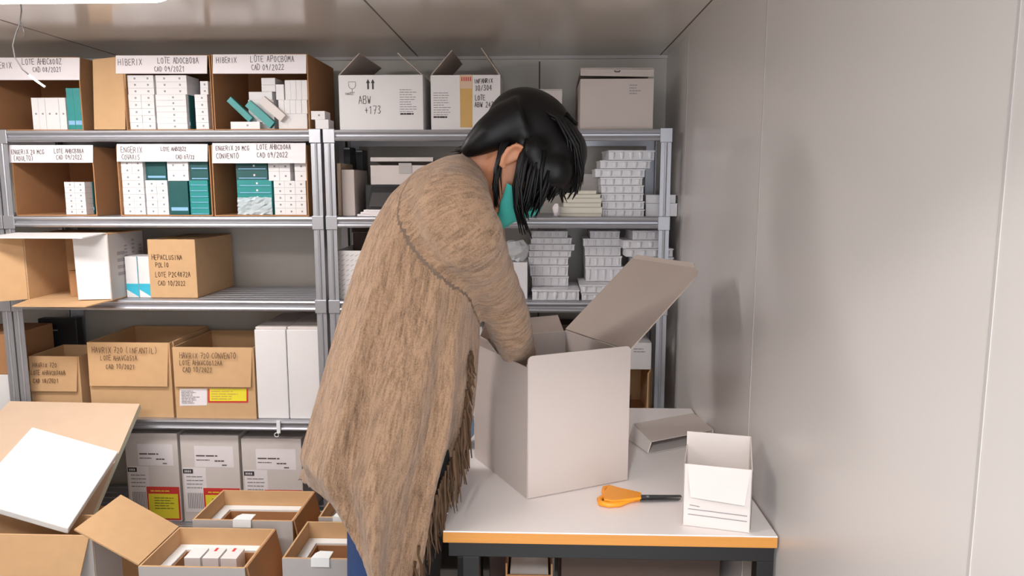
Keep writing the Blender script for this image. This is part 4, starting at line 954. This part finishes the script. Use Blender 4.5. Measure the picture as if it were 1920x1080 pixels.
# ------------------------------------------------------------------ woman
YC = 1.60
def evalmesh(mb, voxel, smooth, name):
    me = mb.mesh(name+'_tmp', 'knit'); o = bpy.data.objects.new(name+'_tmp', me); COL.objects.link(o)
    r = o.modifiers.new('r', 'REMESH'); r.mode = 'VOXEL'; r.voxel_size = voxel
    if smooth: s = o.modifiers.new('s', 'SMOOTH'); s.iterations = smooth; s.factor = .5
    dg = bpy.context.evaluated_depsgraph_get(); dg.update()
    out = bpy.data.meshes.new_from_object(o.evaluated_get(dg)); bpy.data.objects.remove(o)
    out.name = name; out.materials.clear()
    for p in out.polygons: p.use_smooth = True
    return out
woman = thing('person', 'woman in beige knitted cardigan and teal mask bending over the packing box', 'person', (at(740, 1075, YC).x, YC, 0))
def wpart(name, me, m, label=None):
    me.materials.append(M[m]); o = bpy.data.objects.new(name, me); COL.objects.link(o); o.parent = woman
    me.transform(Matrix.Translation(-woman.location))
    if label: o['label'] = label
    return o
# cardigan torso
TR_ = [((874, 286), (914, 322), .055), ((838, 293), (926, 365), .12), ((788, 316), (922, 430), .165), ((738, 362), (908, 490), .165), ((702, 420), (897, 545), .165),
       ((676, 490), (891, 600), .170), ((655, 560), (887, 655), .180), ((632, 650), (880, 725), .20), ((608, 740), (872, 790), .205), ((584, 828), (850, 862), .21)]
HEM = [(0, 770, 1135, -.02), (30, 800, 1090, .12), (60, 775, 1030, .20), (90, 715, 960, .22), (120, 648, 920, .20), (150, 592, 900, .11), (180, 556, 906, 0), (200, 592, 928, -.08), (222, 640, 966, -.155), (245, 668, 1030, -.19), (270, 700, 1120, -.205), (300, 735, 1150, -.18), (330, 762, 1150, -.10), (360, 770, 1135, -.02)]
NS = 72
def hem(deg):
    for a, b in zip(HEM, HEM[1:]):
        if a[0] <= deg <= b[0]:
            f = (deg-a[0])/(b[0]-a[0]); v_ = [a[i]+(b[i]-a[i])*f for i in range(4)]; return at(v_[1], v_[2], YC+v_[3])
def ring(B, Fp, b):
    Bp, Fr = at(*B, YC), at(*Fp, YC); C = (Bp+Fr)/2; h = (Fr-Bp)/2; out = []
    for k in range(NS):
        th = 2*math.pi*k/NS; c, s = math.cos(th), math.sin(th); e_ = 2/2.4
        out.append(C+h*(math.copysign(abs(c)**e_, c))+V((0, b*math.copysign(abs(s)**e_, s), 0)))
    return out
rings = [ring(*r) for r in TR_]
hr = [hem(360*k/NS) for k in range(NS)]
base = rings[-1]
for f in (.2, .4, .6, .8, 1.0): rings.append([a.lerp(b, f) for a, b in zip(base, hr)])
# hanging folds
dense = []
for i in range(len(rings)-1):
    for s in range(4): dense.append([a.lerp(b, s/4) for a, b in zip(rings[i], rings[i+1])])
dense.append(rings[-1])
for i, rg in enumerate(dense):
    t_ = i/(len(dense)-1); C = sum(rg, V())/NS; A = max(0, t_-.2)*.062
    for k in range(NS):
        th = 2*math.pi*k/NS; d_ = rg[k]-C; d_.normalize()
        dis = A*(.5*math.sin(9*th+2.2*t_)+.35*math.sin(15*th-3*t_+1)+.3*math.sin(5*th+4*t_))
        if 145 < math.degrees(th) < 240: dis *= .3
        rg[k] = rg[k]+d_*dis
cc = sum(dense[-1], V())/NS
dense.append([V((p.x+(cc.x-p.x)*.08, p.y+(cc.y-p.y)*.08, p.z+.012)) for p in dense[-1]])
dense.append([p.lerp(V((cc.x, cc.y, p.z)), .5)+V((0, 0, .07)) for p in dense[-2]])
cg = MB(); cg.loft(dense)
ARM = [(856, 350, 1.54, .066), (848, 394, 1.475, .083), (876, 446, 1.475, .074), (905, 496, 1.54, .060), (928, 540, 1.60, .0545), (949, 588, 1.655, .0515), (961, 628, 1.70, .048), (972, 662, 1.77, .042), (982, 690, 1.80, .037)]
ARM2 = [(872, 360, 1.71, .08), (890, 410, 1.755, .07), (906, 470, 1.80, .058), (925, 540, 1.83, .051), (943, 600, 1.865, .047), (956, 655, 1.885, .041), (962, 700, 1.90, .037)]
def smoothpath(lst, n=4):
    P = [at(a, b, c) for a, b, c, r in lst]; R = [r for *_, r in lst]; op, orr = [], []
    for i in range(len(P)-1):
        p0, p1, p2, p3 = P[max(i-1, 0)], P[i], P[i+1], P[min(i+2, len(P)-1)]
        for s in range(n):
            f = s/n; op.append(.5*((2*p1)+(p2-p0)*f+(2*p0-5*p1+4*p2-p3)*f*f+(3*p1-p0-3*p2+p3)*f**3)); orr.append(R[i]+(R[i+1]-R[i])*f)
    return op+[P[-1]], orr+[R[-1]]
ap, ar = smoothpath(ARM, 8); ap2, ar2 = smoothpath(ARM2, 5)
rng = random.Random(2)
arj = [r*(1+.03*math.sin(i*1.25)+rng.uniform(-.012, .012)) for i, r in enumerate(ar)]
cg.tube(ap, arj, 28); cg.tube(ap2, ar2, 20)
cme = evalmesh(cg, .0065, 11, 'cardigan')
att = cme.attributes.new('knit', 'FLOAT_VECTOR', 'POINT')
ax0, ax1 = at(790, 420, YC), at(700, 930, YC); axd = (ax1-ax0).normalized(); axp = V((axd.z, 0, -axd.x))
acc = [0]
for i in range(1, len(ap)): acc.append(acc[-1]+(ap[i]-ap[i-1]).length)
vals = []
for vt in cme.vertices:
    p = vt.co; best = None
    if p.y < 1.83 and p.x > -.30:
        for i in range(3, len(ap)):
            dd = (p-ap[i]).length/ar[i]
            if best is None or dd < best[0]: best = (dd, i)
    if best and best[0] < 1.28:
        i = best[1]; d_ = (ap[min(i+1, len(ap)-1)]-ap[i-1]).normalized(); sx = (p-ap[i]).dot(d_)+acc[i]
        q = p-ap[i]; vals += [sx, q.y*.22, q.x*.22]
    else:
        q = p-ax0; vals += [q.dot(axp), p.y*.9, q.dot(axd)*.13]
att.data.foreach_set('vector', vals)
wpart('cardigan', cme, 'knit')
# fringe along the front edge
fr = MB(); rng = random.Random(11)
edge = [(886, 650, 1.52), (880, 720, 1.50), (872, 790, 1.48), (852, 850, 1.455), (828, 910, 1.44), (800, 980, 1.43), (782, 1050, 1.42), (775, 1100, 1.42)]
for i in range(150):
    f = (i+rng.random())/150*(len(edge)-1.001); j = int(f); f -= j
    a, b = edge[j], edge[j+1]; e3 = [a[q]+(b[q]-a[q])*f for q in range(3)]
    p = at(e3[0]-3, e3[1], e3[2]+rng.uniform(0, .12)); L = rng.uniform(.03, .055) if j < 1 else rng.uniform(.06, .14)
    pts = [p]; dx = rng.uniform(-.004, .01)
    for s in range(1, 5): pts.append(p+V((dx*s/4+rng.uniform(-.004, .004), rng.uniform(-.003, .003), -L*s/4)))
    fr.tube(pts, [q*rng.uniform(.7, 1.5) for q in (.0026, .0025, .0024, .002, .0010)], 6)
wpart('fringe', fr.mesh('fringe', [], None, 0, True), 'fringe', 'brown knotted yarn fringe of the cardigan')
# black form added under the cardigan to darken its front opening
filler = MB()
def filler_ring(c, rx, ry, py):
    C = at(c, py, YC+.02); return [C+V((rx*math.cos(a), ry*math.sin(a), 0)) for a in [2*math.pi*k/32 for k in range(32)]]
filler.loft([filler_ring(842, .05, .10, 600), filler_ring(836, .058, .12, 700), filler_ring(826, .058, .13, 800), filler_ring(806, .056, .15, 900), filler_ring(784, .056, .16, 1000), filler_ring(776, .058, .165, 1090), filler_ring(774, .058, .165, 1200)])
wpart('dark_filler', filler.mesh('dark_filler', [], None, 0, True), 'dark_filler', 'black filler form darkening the front opening')
# head frame
OE = at(958, 288, 1.525); OE = V((OE.x, YC, OE.z)); ANG = math.radians(52)
def H(x, y, z): return OE+V((x*math.cos(ANG)+z*math.sin(ANG), y, -x*math.sin(ANG)+z*math.cos(ANG)))
HS = [(-.118, .090, .045, .022), (-.105, .097, .018, .040), (-.085, .097, -.012, .052), (-.06, .098, -.034, .060), (-.035, .099, -.056, .066), (0, .098, -.082, .071), (.03, .096, -.094, .074), (.06, .095, -.096, .075), (.09, .082, -.086, .066), (.115, .055, -.06, .047), (.13, .015, -.02, .015)]
def hslice(z):
    for a, b in zip(HS, HS[1:]):
        if a[0] <= z <= b[0]: f = (z-a[0])/(b[0]-a[0]); return [a[i]+(b[i]-a[i])*f for i in range(1, 4)]
    return HS[0][1:] if z < HS[0][0] else HS[-1][1:]
bd = MB(); rr = []
for z, f, b, w_ in HS:
    rr.append([H((f+b)/2+(f-b)/2*math.copysign(abs(math.cos(a))**.85, math.cos(a)), w_*math.copysign(abs(math.sin(a))**.85, math.sin(a)), z) for a in [2*math.pi*k/28 for k in range(28)]])
bd.loft(rr)
bd.tube([H(.094, 0, .03), H(.104, 0, .005), H(.116, 0, -.02), H(.108, 0, -.032)], [.007, .009, .013, .010], 12)
for s in (-1, 1):
    bd.tube([H(.112, s*.011, -.026), H(.100, s*.014, -.026)], .008, 8)
    bd.tube([H(.092, s*.012, .018), H(.094, s*.03, .022), H(.084, s*.05, .016)], [.006, .007, .005], 8)
    # ear: rim, lobe and bowl
    yy = s*.082
    def E(x, y, z): return H(.9*x+.014, y, .9*z-.007)
    bd.tube([E(.008, yy, .012), E(.004, yy+s*.008, .030), E(-.008, yy+s*.011, .038), E(-.022, yy+s*.011, .030), E(-.027, yy+s*.010, .010), E(-.020, yy+s*.007, -.010), E(-.008, yy+s*.004, -.026), E(.002, yy+s*.002, -.020)], [.0045, .005, .005, .005, .005, .005, .007, .0045], 8)
    bd.ell(E(-.01, yy-s*.001, .006), (.014, .007, .023), 12, Matrix.Rotation(ANG, 3, 'Y'))
bd.tube([H(.099, -.02, -.062), H(.104, 0, -.060), H(.099, .02, -.062)], [.004, .006, .004], 8); bd.tube([H(.098, -.018, -.070), H(.102, 0, -.071), H(.098, .018, -.070)], [.004, .006, .004], 8)
neckb = at(888, 335, YC)
bd.tube([H(-.03, 0, -.01), H(-.03, 0, -.07), neckb.lerp(H(-.03, 0, -.07), .4), neckb], [.055, .050, .050, .055], 20)
tb = [ring((B[0]+26, B[1]+14), (Fp[0]-26, Fp[1]-10), b*.72) for B, Fp, b in TR_[1:8]]
bd.loft([[V(p) for p in r] for r in tb])
def leg(cx, y, mb, k=1.0):
    a = at(cx+15, 780, y); b = at(cx, 1075, y)
    mb.tube([a, a.lerp(b, .6), b, V((b.x, y, .45)), V((b.x-.01, y, .28)), V((b.x-.015, y, .085))], [.080*k, .076*k, .070*k, .056*k, .056*k, .036*k], 18)
    return b
L1 = leg(715, YC-.085, bd, .93); L2 = leg(745, YC+.085, bd, .93)
for Lx, yy in ((L1, YC-.085), (L2, YC+.085)): bd.tube([V((Lx.x-.03, yy, .045)), V((Lx.x+.04, yy, .04)), V((Lx.x+.13, yy, .03)), V((Lx.x+.17, yy, .026))], [.034, .034, .032, .02], 12)
def armhand(pth, rad, side, hd):
    n0 = 3; bd.tube(pth[n0:], [max(.026, r*.72) for r in rad[n0:]], 14)
    w_ = pth[-1]; d_ = V(hd).normalized(); lat = V((0, side, 0)); lat = (lat-d_*lat.dot(d_)).normalized(); nn = d_.cross(lat)
    bd.tube([w_, w_+d_*.035, w_+d_*.075, w_+d_*.09], [.024, .032, .034, .028], 14, 0, .45, nn)
    for q, (off, ln) in enumerate(((-.027, .066), (-.009, .076), (.009, .072), (.026, .058))):
        b0 = w_+d_*.078+lat*off; curl = nn*(.010+.004*q)
        bd.tube([b0, b0+d_*ln*.45+lat*off*.15+curl*.4, b0+d_*ln*.75+lat*off*.2+curl*1.2, b0+d_*ln*.95+lat*off*.2+curl*2.4], [.0088, .0084, .0078, .0062], 10)
    t0 = w_+d_*.025-lat*.024; bd.tube([t0, t0+d_*.025-lat*.022+nn*.008, t0+d_*.052-lat*.028+nn*.016], [.0115, .0098, .0075], 10)
armhand(ap, ar, 1, (.12, .25, -1)); armhand(ap2, ar2, -1, (.30, .02, -1))
bme = evalmesh(bd, .0045, 2, 'body'); wpart('body', bme, 'skin')
# jeans and shoes
jn = MB(); leg(715, YC-.085, jn, 1.05); leg(745, YC+.085, jn, 1.05); jme = evalmesh(jn, .007, 3, 'jeans'); wpart('jeans', jme, 'jeans', 'blue denim jeans')
for Lx, yy in ((L1, YC-.085), (L2, YC+.085)):
    s_ = MB(); s_.tube([V((Lx.x-.075, yy, .045)), V((Lx.x-.05, yy, .05)), V((Lx.x+.04, yy, .048)), V((Lx.x+.13, yy, .04)), V((Lx.x+.19, yy, .034)), V((Lx.x+.205, yy, .03))], [.03, .044, .046, .042, .034, .02], 16)
    s_.v = [V((p.x, p.y, max(p.z, .002))) for p in s_.v]
    wpart('shoe', s_.mesh('shoe', [], None, 0, True), 'blackplastic')
# mask
def maskpatch(off):
    rows = []
    for i in range(13):
        z = -.012-.108*i/12; row = []
        for k in range(25):
            a = math.radians(-78+156*k/24)
            f, b, w_ = hslice(max(z, -.112)); bulge = .016*math.exp(-((a/.7)**2))*math.exp(-((z+.035)/.03)**2)
            dz = -.03*(abs(a)/1.36)**2*(1-i/6) if i < 6 else .022*(abs(a)/1.36)**2*(i-6)/6
            x = (f+b)/2+(f-b)/2*math.cos(a)**.85+(off+bulge)*math.cos(a)+.004; y = (w_+off)*math.copysign(abs(math.sin(a))**.85, math.sin(a))
            row.append(H(x, y, z+dz))
        rows.append(row)
    return rows
mk = MB(); mk.loft(maskpatch(.010), False, closed=False)
o = wpart('face_mask', mk.mesh('face_mask', [], None, 0, True), 'mask', 'teal surgical face mask'); sm = o.modifiers.new('s', 'SOLIDIFY'); sm.thickness = .002; sm.offset = 1
lp = MB()
for s in (-1, 1): lp.tube([H(.055, s*.069, -.035), H(.026, s*.082, 0), H(.014, s*.09, .022), H(0, s*.088, .022), H(-.008, s*.084, .004), H(-.004, s*.08, -.02), H(.03, s*.068, -.075)], .0009, 6)
wpart('ear_loop', lp.mesh('ear_loop', [], None, 0, True), 'foam')
for s in (-1, 1):
    e_ = MB(); e_.ell(H(.084, s*.031, .004), (.012, .012, .012), 12); wpart('eye', e_.mesh('eye', [], None, 0, True), 'eye')
# hair
hr = MB()
RH = Matrix.Rotation(ANG, 3, 'Y')
hr.ell(H(-.002, 0, .056), (.112, .083, .092), 28, RH)
hr.ell(H(.05, 0, .065), (.075, .084, .078), 24, RH)
def blob(px, py, y, r): hr.ell(at(px, py, y), r, 14)
for px, py, y, r in ((1062, 300, 1.60, .040), (1066, 325, 1.60, .034), (1048, 335, 1.57, .034), (1040, 320, 1.54, .04), (1010, 310, 1.535, .036), (1005, 335, 1.53, .026), (1030, 345, 1.55, .024), (1068, 342, 1.63, .026), (1000, 285, 1.53, .035)): blob(px, py, y, (r, r, r))
for dy in (-.05, -.025, 0, .025, .05):
    hr.tube([at(985, 222, YC+dy), at(945, 236, YC+dy), at(912, 256, YC+dy*1.2), at(886, 275, YC+dy*1.2), at(868, 288, YC+dy*1.1)], [.05, .046, .036, .024, .012], 14)
hr.tube([at(985, 258, 1.535), at(955, 255, 1.535), at(925, 268, 1.54), at(900, 282, 1.55)], [.03, .014, .014, .010], 12)
hme = evalmesh(hr, .005, 18, 'hair')
st = MB(); rng = random.Random(21)
def lock(pts, r0, n, spread):
    for _ in range(n):
        ox, oy, oz = rng.gauss(0, spread), rng.gauss(0, spread*.8), rng.gauss(0, spread*.5); q = []
        m_ = rng.uniform(.85, 1.08)
        for i, p in enumerate(pts):
            f = i/(len(pts)-1); pp = at(p[0], p[1], p[2]); q.append(pp+V((ox*(.4+.6*f*m_), oy, oz))+V((rng.gauss(0, .0015), 0, 0)))
        q = [q[0]]+[q[0]+(x_-q[0])*m_ for x_ in q[1:]]
        k = len(q); st.tube(q, [r0*(1-.85*(i/(k-1))**1.5) for i in range(k)], 6)
lock([(960, 255, 1.535), (942, 275, 1.52), (932, 310, 1.515), (928, 345, 1.515), (931, 385, 1.52)], .0045, 16, .0035)
lock([(992, 262, 1.52), (980, 300, 1.51), (970, 345, 1.505), (972, 385, 1.51), (984, 432, 1.52)], .0055, 26, .0055)
lock([(1010, 280, 1.515), (1000, 325, 1.51), (992, 365, 1.515), (985, 395, 1.52)], .005, 18, .008)
lock([(1030, 320, 1.52), (1022, 350, 1.52), (1008, 380, 1.53), (998, 402, 1.54)], .0045, 18, .008)
lock([(1048, 335, 1.53), (1038, 358, 1.535), (1024, 378, 1.55)], .0045, 14, .008)
lock([(1072, 330, 1.58), (1068, 352, 1.58), (1055, 366, 1.58)], .0045, 14, .010)
lock([(1056, 345, 1.55), (1054, 365, 1.555), (1057, 382, 1.56)], .003, 5, .003)
lock([(960, 222, 1.54), (925, 247, 1.55), (895, 270, 1.56), (868, 284, 1.57), (858, 286, 1.575)], .004, 22, .008)
lock([(1062, 215, 1.56), (1078, 235, 1.555), (1083, 234, 1.55)], .003, 4, .004)
lock([(1010, 205, 1.56), (1050, 225, 1.53), (1075, 270, 1.53), (1082, 320, 1.55), (1076, 352, 1.56)], .0045, 20, .007)
# a scalp of combed strands over the smooth mass
for i in range(90):
    a = rng.uniform(-1.4, 1.4); y0 = -.088*abs(math.cos(a))
    pass
bm = bmesh.new(); bm.from_mesh(hme); tmp = st.mesh('s', [], None, 0, True); bm.from_mesh(tmp); bm.to_mesh(hme); bm.free()
for p in hme.polygons: p.use_smooth = True
wpart('hair', hme, 'hair')

# ------------------------------------------------------------------ colour management
SC.view_settings.view_transform = 'Standard'; SC.view_settings.look = 'None'; SC.view_settings.gamma = 1
SC.view_settings.use_curve_mapping = False; SC.view_settings.exposure = .84
